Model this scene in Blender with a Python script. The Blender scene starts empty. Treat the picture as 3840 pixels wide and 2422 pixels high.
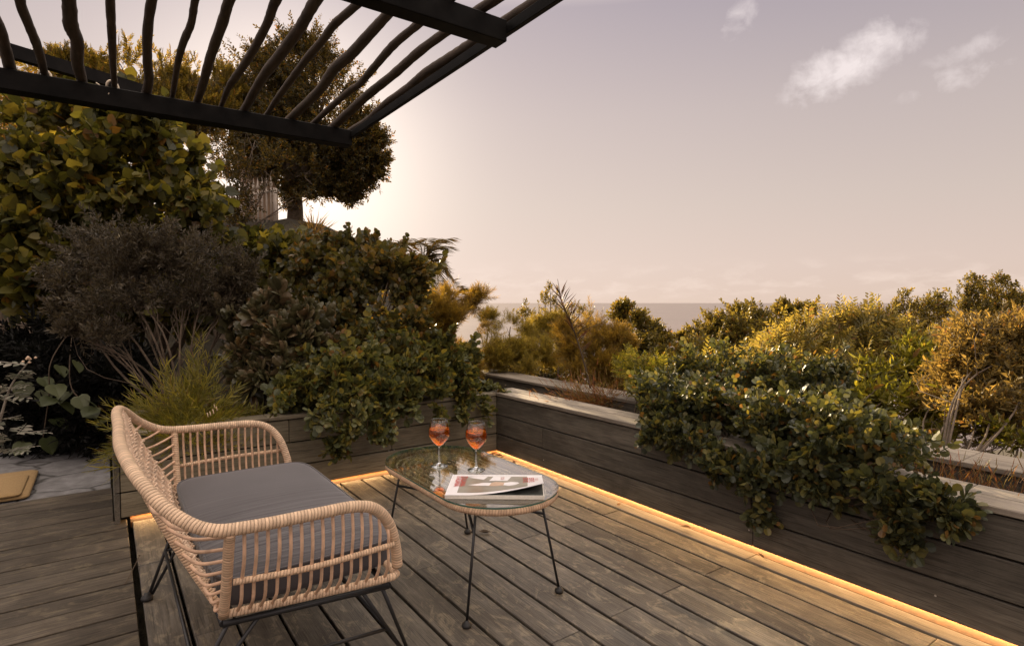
import bpy, math, random
import numpy as np
from mathutils import Vector, Matrix
random.seed(7); RNG = np.random.default_rng(11)
S = bpy.context.scene
COL = S.collection
R = math.radians

# ------------------------------------------------------------------ camera
FPX = 2145.0                       # focal length in px of the 3840 px wide photograph
PITCH = math.atan(75 / FPX); YAW = math.atan(1530 / FPX)
CAM = np.array([-2.412, -3.581, 1.15])
FW = np.array([math.sin(YAW) * math.cos(PITCH), math.cos(YAW) * math.cos(PITCH), -math.sin(PITCH)])
RT = np.array([math.cos(YAW), -math.sin(YAW), 0.0])
UP = np.cross(RT, FW)
K = 3840 / 2408.0
def at(x, y, d):
    """world point seen at (x, y) of the 2408 px wide photograph, d metres deep"""
    return CAM + d * (FW + RT * ((x * K - 1920) / FPX) - UP * ((y * K - 1211) / FPX))
def atz(x, y, z):
    r = FW + RT * ((x * K - 1920) / FPX) - UP * ((y * K - 1211) / FPX)
    return CAM + r * ((z - CAM[2]) / r[2])
cd = bpy.data.cameras.new('camera'); cam = bpy.data.objects.new('camera', cd); COL.objects.link(cam)
cam.matrix_world = Matrix(((RT[0], UP[0], -FW[0], CAM[0]), (RT[1], UP[1], -FW[1], CAM[1]), (RT[2], UP[2], -FW[2], CAM[2]), (0, 0, 0, 1)))
cd.sensor_fit = 'HORIZONTAL'; cd.sensor_width = 36; cd.lens = 36 * FPX / 3840
cd.clip_start = 0.05; cd.clip_end = 500000
S.camera = cam
S.view_settings.view_transform = 'Standard'; S.view_settings.look = 'None'
S.view_settings.exposure = 1.4; S.view_settings.gamma = 1
S.render.engine = 'CYCLES'
S.cycles.max_bounces = 8; S.cycles.transparent_max_bounces = 16; S.cycles.transmission_bounces = 8
S.cycles.sample_clamp_indirect = 6
S.cycles.use_denoising = True

# ------------------------------------------------------------------ materials
class NT:
    def __init__(s, name):
        s.m = bpy.data.materials.new(name); s.m.use_nodes = True; s.t = s.m.node_tree
        s.t.nodes.clear()
        s.out = s.n('ShaderNodeOutputMaterial')
    def n(s, typ, **kw):
        nd = s.t.nodes.new(typ)
        for k, v in kw.items():
            setattr(nd, k, v)
        return nd
    def l(s, a, b): s.t.links.new(a, b)
    def setin(s, nd, **kw):
        for k, v in kw.items():
            i = nd.inputs[k.replace('_', ' ')]
            if hasattr(v, 'is_output') or isinstance(v, bpy.types.NodeSocket): s.l(v, i)
            else: i.default_value = v
        return nd
    def math(s, op, a, b=None, c=None, clamp=False):
        nd = s.n('ShaderNodeMath', operation=op, use_clamp=clamp)
        for i, v in enumerate((a, b, c)):
            if v is None: continue
            if isinstance(v, bpy.types.NodeSocket): s.l(v, nd.inputs[i])
            else: nd.inputs[i].default_value = v
        return nd.outputs[0]
    def ramp(s, fac, stops, interp='LINEAR'):
        nd = s.n('ShaderNodeValToRGB'); cr = nd.color_ramp; cr.interpolation = interp
        while len(cr.elements) < len(stops): cr.elements.new(0.5)
        for e, (p, c) in zip(cr.elements, stops):
            e.position = p; e.color = (*c, 1) if len(c) == 3 else c
        s.l(fac, nd.inputs[0]); return nd.outputs[0]
    def mix(s, fac, a, b, blend='MIX'):
        nd = s.n('ShaderNodeMix', data_type='RGBA', blend_type=blend)
        for i, v in ((0, fac), (6, a), (7, b)):
            if isinstance(v, bpy.types.NodeSocket): s.l(v, nd.inputs[i])
            else: nd.inputs[i].default_value = v if i == 0 else (*v, 1)
        return nd.outputs[2]
    def noise(s, vec, scale, detail=4, rough=.55, dist=0.0):
        nd = s.n('ShaderNodeTexNoise'); nd.inputs['Scale'].default_value = scale
        nd.inputs['Detail'].default_value = detail; nd.inputs['Roughness'].default_value = rough
        nd.inputs['Distortion'].default_value = dist
        if vec is not None: s.l(vec, nd.inputs['Vector'])
        return nd.outputs['Fac']
    def mapping(s, vec, scale=(1, 1, 1), loc=(0, 0, 0), rot=(0, 0, 0)):
        nd = s.n('ShaderNodeMapping'); nd.inputs['Scale'].default_value = scale
        nd.inputs['Location'].default_value = loc; nd.inputs['Rotation'].default_value = rot
        s.l(vec, nd.inputs['Vector']); return nd.outputs[0]
    def bump(s, h, strength=.3, dist=.01):
        nd = s.n('ShaderNodeBump'); nd.inputs['Strength'].default_value = strength
        nd.inputs['Distance'].default_value = dist; s.l(h, nd.inputs['Height']); return nd.outputs[0]
    def pbsdf(s, col, rough=.6, normal=None, metal=0.0, spec=.5, **kw):
        nd = s.n('ShaderNodeBsdfPrincipled')
        for k, v in (('Base Color', col), ('Roughness', rough), ('Metallic', metal), ('Specular IOR Level', spec), *kw.items()):
            if isinstance(v, bpy.types.NodeSocket): s.l(v, nd.inputs[k])
            else: nd.inputs[k].default_value = (*v, 1) if isinstance(v, tuple) and len(v) == 3 else v
        if normal is not None: s.l(normal, nd.inputs['Normal'])
        return nd.outputs[0]
    def done(s, sh): s.l(sh, s.out.inputs['Surface']); return s.m
    def obj(s): return s.n('ShaderNodeTexCoord').outputs['Object']
    def uv(s): return s.n('ShaderNodeTexCoord').outputs['UV']
    def island(s): return s.n('ShaderNodeNewGeometry').outputs['Random Per Island']

def wood(name, c_dark, c_mid, c_light, axis, stain=.5, rough=.65, spec=.35, lichen=(.30, .27, .18), lich_amt=.5, var=.35):
    """weathered boards: grain runs along axis (0 x, 1 y); every board is an island with its own tone"""
    t = NT(name); o = t.obj(); r = t.island()
    off = t.n('ShaderNodeVectorMath', operation='MULTIPLY_ADD')
    cmb = t.n('ShaderNodeCombineXYZ'); [t.l(r, cmb.inputs[i]) for i in range(3)]
    t.l(cmb.outputs[0], off.inputs[0]); off.inputs[1].default_value = (37, 53, 71); t.l(o, off.inputs[2])
    v = off.outputs[0]
    sc = [26, 26, 26]; sc[axis] = 1.6
    grain = t.noise(t.mapping(v, tuple(sc)), 2.2, 8, .68, .5)
    sc2 = [70, 70, 70]; sc2[axis] = 2.0
    fine = t.noise(t.mapping(v, tuple(sc2)), 3.0, 4, .6)
    sc3 = [5, 5, 5]; sc3[axis] = 2.2
    blot = t.noise(t.mapping(v, tuple(sc3)), 1.0, 6, .62, .8)
    f = t.math('ADD', t.math('MULTIPLY', grain, .5), t.math('MULTIPLY', blot, .5))
    col = t.ramp(f, [(.36, c_dark), (.5, c_mid), (.63, c_light)])
    tone = t.math('ADD', t.math('MULTIPLY', r, var), 1 - var / 2)
    col = t.mix(1, col, t.ramp(tone, [(0, (0, 0, 0)), (1, (1, 1, 1))]), 'MULTIPLY') if False else col
    hs = t.n('ShaderNodeHueSaturation'); t.l(tone, hs.inputs['Value']); t.l(col, hs.inputs['Color'])
    col = hs.outputs[0]
    sc4 = [9, 9, 9]; sc4[axis] = 4.5
    lm = t.noise(t.mapping(o, tuple(sc4)), 1.6, 7, .72, 1.6)
    lm = t.math('MULTIPLY', t.ramp(lm, [(.52, (0, 0, 0)), (.62, (1, 1, 1))]), lich_amt)
    col = t.mix(lm, col, lichen)
    dk = t.ramp(fine, [(.34, (1, 1, 1)), (.47, (0, 0, 0))])
    col = t.mix(t.math('MULTIPLY', dk, .7), col, tuple(x * .45 for x in c_dark))
    b = t.bump(t.math('ADD', fine, t.math('MULTIPLY', grain, .8)), .35, .004)
    rr = t.ramp(blot, [(.3, (rough + .12,) * 3), (.7, (rough - .1,) * 3)])
    return t.done(t.pbsdf(col, rr, b, spec=spec))

def leaf_mat(name, cols, trans=.4, rough=.42, spec=.45, tint=(1.0, 1.05, .55), old=(.17, .095, .03)):
    t = NT(name); r = t.island()
    n = len(cols)
    col = t.ramp(r, [(i / max(1, n - 1), tuple(min(1, q * 1.25) for q in c)) for i, c in enumerate(cols)])
    r2 = t.math('FRACT', t.math('MULTIPLY', r, 57.3))
    col = t.mix(t.ramp(r2, [(.955, (0, 0, 0)), (.965, (1, 1, 1))]), col, old)
    o = t.obj(); nz = t.noise(o, 3.0, 2)
    hs = t.n('ShaderNodeHueSaturation'); t.l(t.math('ADD', t.math('MULTIPLY', nz, .6), .7), hs.inputs['Value']); t.l(col, hs.inputs['Color'])
    col = hs.outputs[0]
    p = t.pbsdf(col, rough, spec=spec)
    tr = t.n('ShaderNodeBsdfTranslucent')
    t.l(t.mix(1, col, tuple(x * 1.5 for x in tint), 'MULTIPLY'), tr.inputs['Color'])
    mx = t.n('ShaderNodeMixShader'); mx.inputs[0].default_value = trans
    t.l(p, mx.inputs[1]); t.l(tr.outputs[0], mx.inputs[2])
    return t.done(mx.outputs[0])

def plain(name, col, rough=.6, metal=0.0, spec=.5, nscale=None, var=.25, bump=0.0, **kw):
    t = NT(name); c = col; nrm = None
    if nscale:
        nz = t.noise(t.obj(), nscale, 6, .6)
        c = t.ramp(nz, [(.3, tuple(x * (1 - var) for x in col)), (.7, tuple(min(1, x * (1 + var)) for x in col))])
        if bump: nrm = t.bump(nz, bump, .005)
    return t.done(t.pbsdf(c, rough, nrm, metal, spec, **kw))

def wrapped(name, col, period, dark=.35, rough=.5):
    """flat strand wound round a tube: uv.y runs along the tube in metres"""
    t = NT(name); u = t.n('ShaderNodeSeparateXYZ'); t.l(t.uv(), u.inputs[0])
    wob = t.noise(t.obj(), 18, 3)
    v = t.math('DIVIDE', u.outputs[1], period)
    v = t.math('ADD', v, t.math('MULTIPLY', u.outputs[0], 1.0))
    v = t.math('ADD', v, t.math('MULTIPLY', wob, .9))
    fr = t.math('FRACT', v); idx = t.math('FLOOR', v)
    d = t.math('MULTIPLY', t.math('ABSOLUTE', t.math('SUBTRACT', fr, .5)), 2)   # 1 at the joint
    gap = t.ramp(d, [(.80, (0, 0, 0)), (.97, (1, 1, 1))])
    wn = t.n('ShaderNodeTexWhiteNoise', noise_dimensions='1D'); t.l(idx, wn.inputs['W'])
    tone = t.math('ADD', t.math('MULTIPLY', wn.outputs['Value'], .34), .80)
    hs = t.n('ShaderNodeHueSaturation'); hs.inputs['Color'].default_value = (*col, 1); t.l(tone, hs.inputs['Value'])
    fib = t.noise(t.mapping(t.uv(), (6, 260, 1)), 2, 3)
    c = t.mix(t.math('MULTIPLY', t.ramp(fib, [(.35, (1, 1, 1)), (.5, (0, 0, 0))]), .25), hs.outputs[0], tuple(x * .5 for x in col))
    c = t.mix(t.math('MULTIPLY', gap, .75), c, tuple(x * dark for x in col))
    h = t.math('SUBTRACT', 1, t.math('POWER', d, 3))
    return t.done(t.pbsdf(c, rough, t.bump(h, .8, .003), spec=.4))

M = {}
M['deck'] = wood('weathered deck boards', (.036, .029, .022), (.078, .065, .050), (.148, .128, .103), 1, lichen=(.26, .215, .145), lich_amt=.6, rough=.50, spec=.6)
M['deck_x'] = wood('weathered side deck boards', (.034, .026, .018), (.064, .050, .035), (.112, .090, .066), 0, lichen=(.20, .16, .10), lich_amt=.35)
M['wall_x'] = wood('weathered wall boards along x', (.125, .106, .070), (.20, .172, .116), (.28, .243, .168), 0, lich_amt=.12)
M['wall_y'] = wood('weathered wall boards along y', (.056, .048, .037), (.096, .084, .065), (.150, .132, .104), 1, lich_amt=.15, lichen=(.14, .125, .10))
M['cap_x'] = wood('grey capping boards along x', (.12, .10, .065), (.19, .16, .11), (.27, .23, .165), 0, lich_amt=.2)
M['cap_y'] = wood('grey capping boards along y', (.15, .125, .098), (.23, .195, .155), (.31, .27, .215), 1, lich_amt=.2)
M['edge_board'] = wood('edge board paled for strip glow', (.20, .165, .115), (.27, .225, .16), (.33, .28, .205), 1, lich_amt=.1, var=.15)  # lighter tone paints in part of the light strip's glow on this board
M['plinth'] = plain('pine plinth', (.13, .048, .010), .8, nscale=30, var=.5, bump=.4)
M['soil'] = plain('dark soil', (.018, .013, .009), .95, nscale=40, var=.6, bump=.8)
M['under'] = plain('dark void under boards', (.012, .010, .008), .95)
M['rattan'] = wrapped('wound rattan strand', (.72, .515, .345), .0085)
M['rattan_thin'] = wrapped('wound rattan on thin rails', (.70, .485, .315), .008)
M['cane'] = plain('rattan cane', (.60, .39, .255), .45, nscale=25, var=.35)
M['cane_pale'] = plain('pale woven cane', (.68, .49, .345), .5, nscale=25, var=.3)
M['table_rim'] = wrapped('wound rattan table rim', (.56, .37, .235), .010)
M['table_cane'] = plain('dull table cane', (.60, .48, .33), .5, nscale=25, var=.35)
M['black'] = plain('black powder coated steel', (.012, .012, .013), .42, nscale=60, var=.2)
M['rubber'] = plain('black rubber', (.014, .014, .014), .6)
M['beam'] = plain('dark painted steel', (.0065, .0055, .005), .6, spec=.12, nscale=9, var=.7, bump=.15)
M['stone'] = None
M['rope'] = plain('cream rope', (.62, .52, .40), .8, nscale=80, var=.3)
M['white'] = plain('white paint', (.50, .43, .36), .6, nscale=6, var=.12)
M['plaster'] = plain('cream plaster', (.42, .31, .23), .85, nscale=8, var=.12)
M['paper'] = plain('white cover paper', (.80, .78, .79), .32, spec=.5)
M['pages'] = plain('paper page edges', (.66, .62, .54), .8, nscale=200, var=.1)
M['red_ink'] = plain('red ink', (.52, .055, .035), .35)
M['pink_ink'] = plain('pink ink', (.62, .36, .33), .4)
M['skin_ink'] = plain('printed tan', (.52, .36, .25), .35, nscale=30, var=.2)
M['photo_ink'] = plain('printed olive grey', (.27, .245, .195), .30, nscale=9, var=.25)
M['photo_dark'] = plain('printed dark page', (.035, .038, .034), .4, nscale=45, var=.8)
M['mat'] = plain('sandy woven mat', (.30, .195, .085), .95, nscale=120, var=.18, bump=.4)
M['screw'] = plain('steel screw head', (.55, .53, .5), .35, .9)
M['bark'] = plain('brown bark', (.10, .072, .048), .9, nscale=22, var=.5, bump=.9)
M['bark_pale'] = plain('pale bark', (.17, .135, .095), .9, nscale=22, var=.4, bump=.9)
M['twig'] = plain('brown twigs', (.075, .05, .03), .85)
M['fruit'] = plain('red fruit skin', (.50, .035, .035), .42, nscale=14, var=.3)
M['dryleaf'] = plain('dry brown leaf', (.30, .16, .07), .8, nscale=30, var=.4)
M['orangeleaf'] = plain('orange fading leaf', (.62, .23, .05), .6, nscale=20, var=.3)
M['cream_flower'] = plain('cream flower', (.72, .52, .36), .6)
M['red_flower'] = plain('red flower', (.60, .05, .03), .6)

def m_poles():
    t = NT('stripped pole bark'); o = t.obj()
    nz = t.noise(t.mapping(o, (30, 4, 30)), 1.6, 6, .65, .6); n2 = t.noise(o, 5, 3)
    c = t.ramp(nz, [(.3, (.034, .025, .019)), (.55, (.078, .057, .041)), (.75, (.125, .092, .067))])
    c = t.mix(t.math('MULTIPLY', n2, .4), c, (.07, .05, .038))
    return t.done(t.pbsdf(c, .8, t.bump(nz, .5, .006), spec=.3))
M['pole'] = m_poles()

def m_stone():
    t = NT('slate flagstones'); o = t.obj()
    dist = t.n('ShaderNodeVectorMath', operation='MULTIPLY_ADD')
    nc = t.n('ShaderNodeTexNoise'); nc.inputs['Scale'].default_value = 4; t.l(o, nc.inputs['Vector'])
    t.l(nc.outputs['Color'], dist.inputs[0]); dist.inputs[1].default_value = (.22, .22, .22); t.l(o, dist.inputs[2])
    vo = t.n('ShaderNodeTexVoronoi', feature='DISTANCE_TO_EDGE'); vo.inputs['Scale'].default_value = 2.6; t.l(dist.outputs[0], vo.inputs['Vector'])
    nz = t.noise(o, 14, 8, .65); n2 = t.noise(o, 60, 3)
    c = t.ramp(nz, [(.3, (.105, .10, .098)), (.55, (.175, .17, .17)), (.75, (.24, .235, .235))])
    crack = t.ramp(vo.outputs['Distance'], [(.0, (1, 1, 1)), (.045, (0, 0, 0))])
    c = t.mix(crack, c, (.03, .027, .023))
    h = t.math('SUBTRACT', t.math('MULTIPLY', nz, .5), t.math('MULTIPLY', crack, .8))
    return t.done(t.pbsdf(c, .75, t.bump(h, .6, .012)))
M['stone'] = m_stone()
def m_rubble():
    t = NT('rubble stone wall'); o = t.obj()
    vo = t.n('ShaderNodeTexVoronoi', feature='DISTANCE_TO_EDGE'); vo.inputs['Scale'].default_value = 5; t.l(o, vo.inputs['Vector'])
    v2 = t.n('ShaderNodeTexVoronoi'); v2.inputs['Scale'].default_value = 5; t.l(o, v2.inputs['Vector'])
    nz = t.noise(o, 18, 6, .65)
    sep = t.n('ShaderNodeSeparateColor'); t.l(v2.outputs['Color'], sep.inputs[0])
    c = t.ramp(t.math('ADD', t.math('MULTIPLY', nz, .6), t.math('MULTIPLY', sep.outputs[0], .4)), [(.25, (.16, .12, .085)), (.75, (.42, .33, .25))])
    g = t.ramp(vo.outputs['Distance'], [(.0, (1, 1, 1)), (.07, (0, 0, 0))])
    c = t.mix(t.math('MULTIPLY', g, .7), c, (.10, .075, .055))
    return t.done(t.pbsdf(c, .9, t.bump(t.math('SUBTRACT', nz, g), .8, .03)))
M['rubble'] = m_rubble()

def m_cushion():
    t = NT('grey cushion fabric'); o = t.obj()
    sep = t.n('ShaderNodeSeparateXYZ'); t.l(o, sep.inputs[0])
    w = t.noise(t.mapping(o, (1.2, 13, 1)), 1.5, 2, .45, .9)
    near = t.ramp(sep.outputs[1], [(.0, (1, 1, 1)), (1.0, (0, 0, 0))])
    weave = t.noise(t.mapping(o, (700, 700, 700)), 1, 2)
    nz = t.noise(o, 4, 4)
    c = t.ramp(nz, [(.3, (.046, .042, .046)), (.7, (.066, .061, .066))])
    mask = t.math('SUBTRACT', 1.0, t.math('MULTIPLY', t.math('ADD', sep.outputs[1], .53), 1.35), clamp=True)
    h = t.math('MULTIPLY', w, mask)
    b1 = t.n('ShaderNodeBump'); b1.inputs['Strength'].default_value = .55; b1.inputs['Distance'].default_value = .03; t.l(h, b1.inputs['Height'])
    b2 = t.n('ShaderNodeBump'); b2.inputs['Strength'].default_value = .15; b2.inputs['Distance'].default_value = .001; t.l(weave, b2.inputs['Height']); t.l(b1.outputs[0], b2.inputs['Normal'])
    return t.done(t.pbsdf(c, .8, b2.outputs[0], spec=.25, **{'Sheen Weight': .3}))
M['cushion'] = m_cushion()

def m_thin_glass(name, tint, ior=1.5, boost=1.0):
    t = NT(name)
    tr = t.n('ShaderNodeBsdfTransparent'); tr.inputs[0].default_value = (*tint, 1)
    gl = t.n('ShaderNodeBsdfGlossy'); gl.inputs['Roughness'].default_value = 0.0
    ge = t.n('ShaderNodeNewGeometry'); dt = t.n('ShaderNodeVectorMath', operation='DOT_PRODUCT')
    t.l(ge.outputs['Normal'], dt.inputs[0]); t.l(ge.outputs['Incoming'], dt.inputs[1])
    f0 = ((ior - 1) / (ior + 1)) ** 2
    p5 = t.math('POWER', t.math('SUBTRACT', 1, t.math('ABSOLUTE', dt.outputs['Value']), clamp=True), 5)
    fr = t.math('ADD', t.math('MULTIPLY', p5, 1 - f0), f0)
    mx = t.n('ShaderNodeMixShader'); t.l(t.math('MULTIPLY', fr, boost, clamp=True), mx.inputs[0])
    t.l(tr.outputs[0], mx.inputs[1]); t.l(gl.outputs[0], mx.inputs[2])
    return t.done(mx.outputs[0])
M['table_glass'] = m_thin_glass('clear table glass', (.95, .97, .95), 1.6, 2.2)
M['glass_edge'] = plain('green glass edge', (.06, .13, .10), .12, spec=.6)
M['wine_glass'] = m_thin_glass('thin clear drinking glass', (.97, .98, .98), 1.5, 1.7)
def m_glass(name, col, rough=0.0, ior=1.33):
    t = NT(name); g = t.n('ShaderNodeBsdfGlass'); g.inputs['Color'].default_value = (*col, 1)
    g.inputs['Roughness'].default_value = rough; g.inputs['IOR'].default_value = ior
    return t.done(g.outputs[0])
M['drink'] = m_glass('orange red aperitif', (1.0, .54, .11), 0.0, 1.33)
M['ice'] = m_glass('ice', (.98, .95, .92), .12, 1.31)
M['solid_glass'] = m_glass('solid glass stem', (.97, .98, .98), 0.0, 1.45)

def m_led(k, name):
    t = NT(name); e = t.n('ShaderNodeEmission'); e.inputs[0].default_value = (1, .56, .22, 1); e.inputs[1].default_value = k
    return t.done(e.outputs[0])
M['led'] = m_led(34, 'warm led strip'); M['led_back'] = m_led(17, 'dimmer warm led strip')

def m_sea():
    t = NT('sea water'); o = t.obj()
    nz = t.noise(t.mapping(o, (1, 1, 1)), .03, 6, .7); n2 = t.noise(o, .0012, 4, .6)
    c = t.ramp(n2, [(.3, (.10, .078, .072)), (.7, (.14, .108, .098))])
    return t.done(t.pbsdf(c, .35, t.bump(nz, .6, 2.0), spec=.5))
M['sea'] = m_sea()
def m_ground():
    t = NT('leaf litter ground'); o = t.obj(); nz = t.noise(o, 6, 8, .7)
    c = t.ramp(nz, [(.3, (.016, .013, .008)), (.55, (.045, .036, .02)), (.75, (.085, .065, .035))])
    return t.done(t.pbsdf(c, .95, t.bump(nz, .9, .08)))
M['ground'] = m_ground()

# leaves
L = {}
L['vine'] = leaf_mat('large vine leaves', [(.028, .031, .011), (.056, .058, .018), (.100, .096, .026), (.18, .15, .04)], .56, .45, tint=(1.15, 1., .4))
L['vine_dark'] = leaf_mat('dark hanging vine leaves', [(.032, .040, .016), (.070, .078, .030)], .25, .5, old=(.06, .065, .025))
L['amber'] = leaf_mat('yellowing leaves', [(.09, .07, .014), (.24, .14, .022), (.34, .19, .035)], .5, .5, tint=(1.1, .95, .4))
L['hedge'] = leaf_mat('conifer hedge sprays', [(.050, .044, .014), (.095, .078, .022), (.17, .125, .032)], .56, .5, tint=(1.2, 1., .4))
L['tree'] = leaf_mat('small tree leaves', [(.024, .023, .009), (.044, .040, .014), (.085, .066, .020)], .56, .45, tint=(1.3, .95, .4))
L['grey'] = leaf_mat('grey brown needles', [(.034, .027, .017), (.058, .046, .028), (.10, .080, .050)], .25, .55, tint=(1, .95, .7), old=(.06, .04, .022))
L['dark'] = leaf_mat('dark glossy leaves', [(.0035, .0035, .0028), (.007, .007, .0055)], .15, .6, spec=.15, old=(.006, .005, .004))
L['broom'] = leaf_mat('thin green broom stems', [(.07, .072, .012), (.145, .13, .02), (.24, .20, .035)], .35, .5, tint=(1.1, 1., .4))
L['jade'] = leaf_mat('fleshy jade leaves', [(.044, .043, .020), (.080, .072, .032), (.13, .092, .050)], .2, .32, tint=(1.1, .9, .5))
L['round'] = leaf_mat('round shrub leaves', [(.034, .036, .014), (.060, .060, .024), (.095, .085, .032), (.16, .105, .030)], .34, .35, tint=(1.2, 1., .4))
L['creeper'] = leaf_mat('round creeper leaves', [(.046, .054, .022), (.076, .084, .034), (.115, .118, .045), (.20, .165, .04)], .34, .38, tint=(1.15, 1., .4))
L['creeper_r'] = leaf_mat('dark round creeper leaves', [(.030, .036, .020), (.050, .058, .030), (.078, .082, .036), (.14, .12, .035)], .32, .40, spec=.5, tint=(1.2, 1.05, .4))
L['cone'] = leaf_mat('brown green soft needles', [(.080, .062, .016), (.135, .100, .024), (.21, .150, .034)], .56, .5, tint=(1.2, .95, .4))
L['gold'] = leaf_mat('golden soft needles', [(.10, .090, .024), (.185, .155, .040), (.30, .24, .068)], .56, .5, tint=(1.15, .98, .4))
L['olive'] = leaf_mat('olive small leaves', [(.050, .046, .016), (.090, .080, .026), (.16, .13, .04)], .56, .40, tint=(1.2, 1., .4))
L['fern'] = leaf_mat('yellow green feather leaves', [(.080, .074, .024), (.145, .125, .040), (.25, .20, .072)], .56, .45, tint=(1.15, .98, .4))
L['green'] = leaf_mat('fresh green leaves', [(.065, .068, .014), (.13, .125, .022), (.24, .20, .035)], .56, .4, tint=(1.15, 1.05, .4))
L['rust'] = leaf_mat('rusty feathery leaves', [(.070, .056, .022), (.115, .092, .034), (.20, .155, .055)], .56, .5, tint=(1.2, .95, .5))
L['palm'] = leaf_mat('palm leaflets', [(.050, .042, .014), (.095, .072, .024)], .35, .45, tint=(1.2, .95, .5))
L['yucca'] = leaf_mat('yucca blades', [(.06, .048, .02), (.12, .088, .034)], .35, .45, tint=(1.2, .95, .5))
L['silver'] = leaf_mat('silver felted leaves', [(.10, .105, .078), (.19, .185, .145), (.30, .27, .225)], .2, .8, spec=.2, tint=(1, 1, .9), old=(.12, .11, .085))
L['redgrass'] = leaf_mat('red tinged grass stems', [(.14, .05, .025), (.20, .10, .03), (.10, .10, .025)], .35, .6, tint=(1.2, .9, .5))
L['tall'] = leaf_mat('thin dark twig leaves', [(.03, .032, .012), (.10, .035, .02)], .3, .5)

# ------------------------------------------------------------------ mesh tools
class MB:
    def __init__(s): s.v = []; s.f = []; s.uv = []; s.sm = []
    def add(s, vs, fs, uvs=None, smooth=False):
        b = len(s.v); s.v += [tuple(map(float, p)) for p in vs]
        for i, f in enumerate(fs):
            s.f.append([b + k for k in f]); s.sm.append(smooth)
            s.uv.append(uvs[i] if uvs else [(0, 0)] * len(f))
    def box(s, a, b, ch=0.0):
        x0, y0, z0 = a; x1, y1, z1 = b
        if ch <= 0:
            vs = [(x0, y0, z0), (x1, y0, z0), (x1, y1, z0), (x0, y1, z0), (x0, y0, z1), (x1, y0, z1), (x1, y1, z1), (x0, y1, z1)]
            s.add(vs, [(3, 2, 1, 0), (4, 5, 6, 7), (0, 1, 5, 4), (1, 2, 6, 5), (2, 3, 7, 6), (3, 0, 4, 7)]); return
        c = ch; vs = []
        for z, q in ((z0, c), (z0 + c, 0), (z1 - c, 0), (z1, c)):
            o = c if q == 0 else 0
            # octagon-like ring: corners cut by c at mid levels, inset at caps
            e = q
            vs += [(x0 + e, y0 + e, z), (x1 - e, y0 + e, z), (x1 - e, y1 - e, z), (x0 + e, y1 - e, z)]
        fs = [(3, 2, 1, 0), (12, 13, 14, 15)]
        for k in range(3):
            for i in range(4):
                j = (i + 1) % 4; fs.append((4 * k + i, 4 * k + j, 4 * k + 4 + j, 4 * k + 4 + i))
        s.add(vs, fs)
    def tube(s, pts, rad, seg=8, closed=False, cap=True, smooth=True, v0=0.0):
        P = [np.array(p, float) for p in pts]; n = len(P)
        rad = [rad] * n if np.isscalar(rad) else list(rad)
        T = []
        for i in range(n):
            a = P[(i - 1) % n] if (closed or i > 0) else P[i]; b = P[(i + 1) % n] if (closed or i < n - 1) else P[i]
            t = b - a; T.append(t / (np.linalg.norm(t) + 1e-12))
        ref = np.array([0, 0, 1.]) if abs(T[0][2]) < .9 else np.array([1., 0, 0])
        N = np.cross(T[0], ref); N /= np.linalg.norm(N)
        rings = []; lens = [v0]
        for i in range(n):
            if i: N = N - T[i] * (N @ T[i]); N /= (np.linalg.norm(N) + 1e-12); lens.append(lens[-1] + np.linalg.norm(P[i] - P[i - 1]))
            B = np.cross(T[i], N)
            rings.append([P[i] + rad[i] * (math.cos(2 * math.pi * k / seg) * N + math.sin(2 * math.pi * k / seg) * B) for k in range(seg)])
        vs = [p for r in rings for p in r]; fs = []; uvs = []
        m = n if closed else n - 1
        for i in range(m):
            j = (i + 1) % n; li = lens[i]; lj = lens[j] if j else lens[-1] + np.linalg.norm(P[0] - P[-1])
            for k in range(seg):
                q = (k + 1) % seg
                fs.append((i * seg + k, i * seg + q, j * seg + q, j * seg + k))
                uvs.append([(k / seg, li), ((k + 1) / seg, li), ((k + 1) / seg, lj), (k / seg, lj)])
        s.add(vs, fs, uvs, smooth)
        if cap and not closed:
            b = len(s.v) - len(vs)
            s.f.append([b + k for k in range(seg)][::-1]); s.uv.append([(0, 0)] * seg); s.sm.append(False)
            s.f.append([b + (n - 1) * seg + k for k in range(seg)]); s.uv.append([(0, 0)] * seg); s.sm.append(False)
    def lathe(s, prof, c=(0, 0, 0), seg=32, smooth=True):
        n = len(prof); vs = []
        for r, z in prof:
            vs += [(c[0] + r * math.cos(2 * math.pi * k / seg), c[1] + r * math.sin(2 * math.pi * k / seg), c[2] + z) for k in range(seg)]
        fs = []
        for i in range(n - 1):
            for k in range(seg):
                q = (k + 1) % seg; fs.append((i * seg + k, i * seg + q, (i + 1) * seg + q, (i + 1) * seg + k))
        s.add(vs, fs, None, smooth)
    def build(s, name, mat, parent=None, local=False):
        me = bpy.data.meshes.new(name); me.from_pydata(s.v, [], s.f); 
        uvl = me.uv_layers.new(name='UVMap')
        uvl.data.foreach_set('uv', np.array([c for f in s.uv for c in f], float).ravel())
        me.polygons.foreach_set('use_smooth', s.sm)
        me.materials.append(mat); me.update()
        o = bpy.data.objects.new(name, me); COL.objects.link(o)
        put(o, parent, local); return o

def put(o, parent, local=False):
    if parent:
        o.parent = parent
        if not local: o.matrix_parent_inverse = Matrix.Translation(-parent.location)

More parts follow.
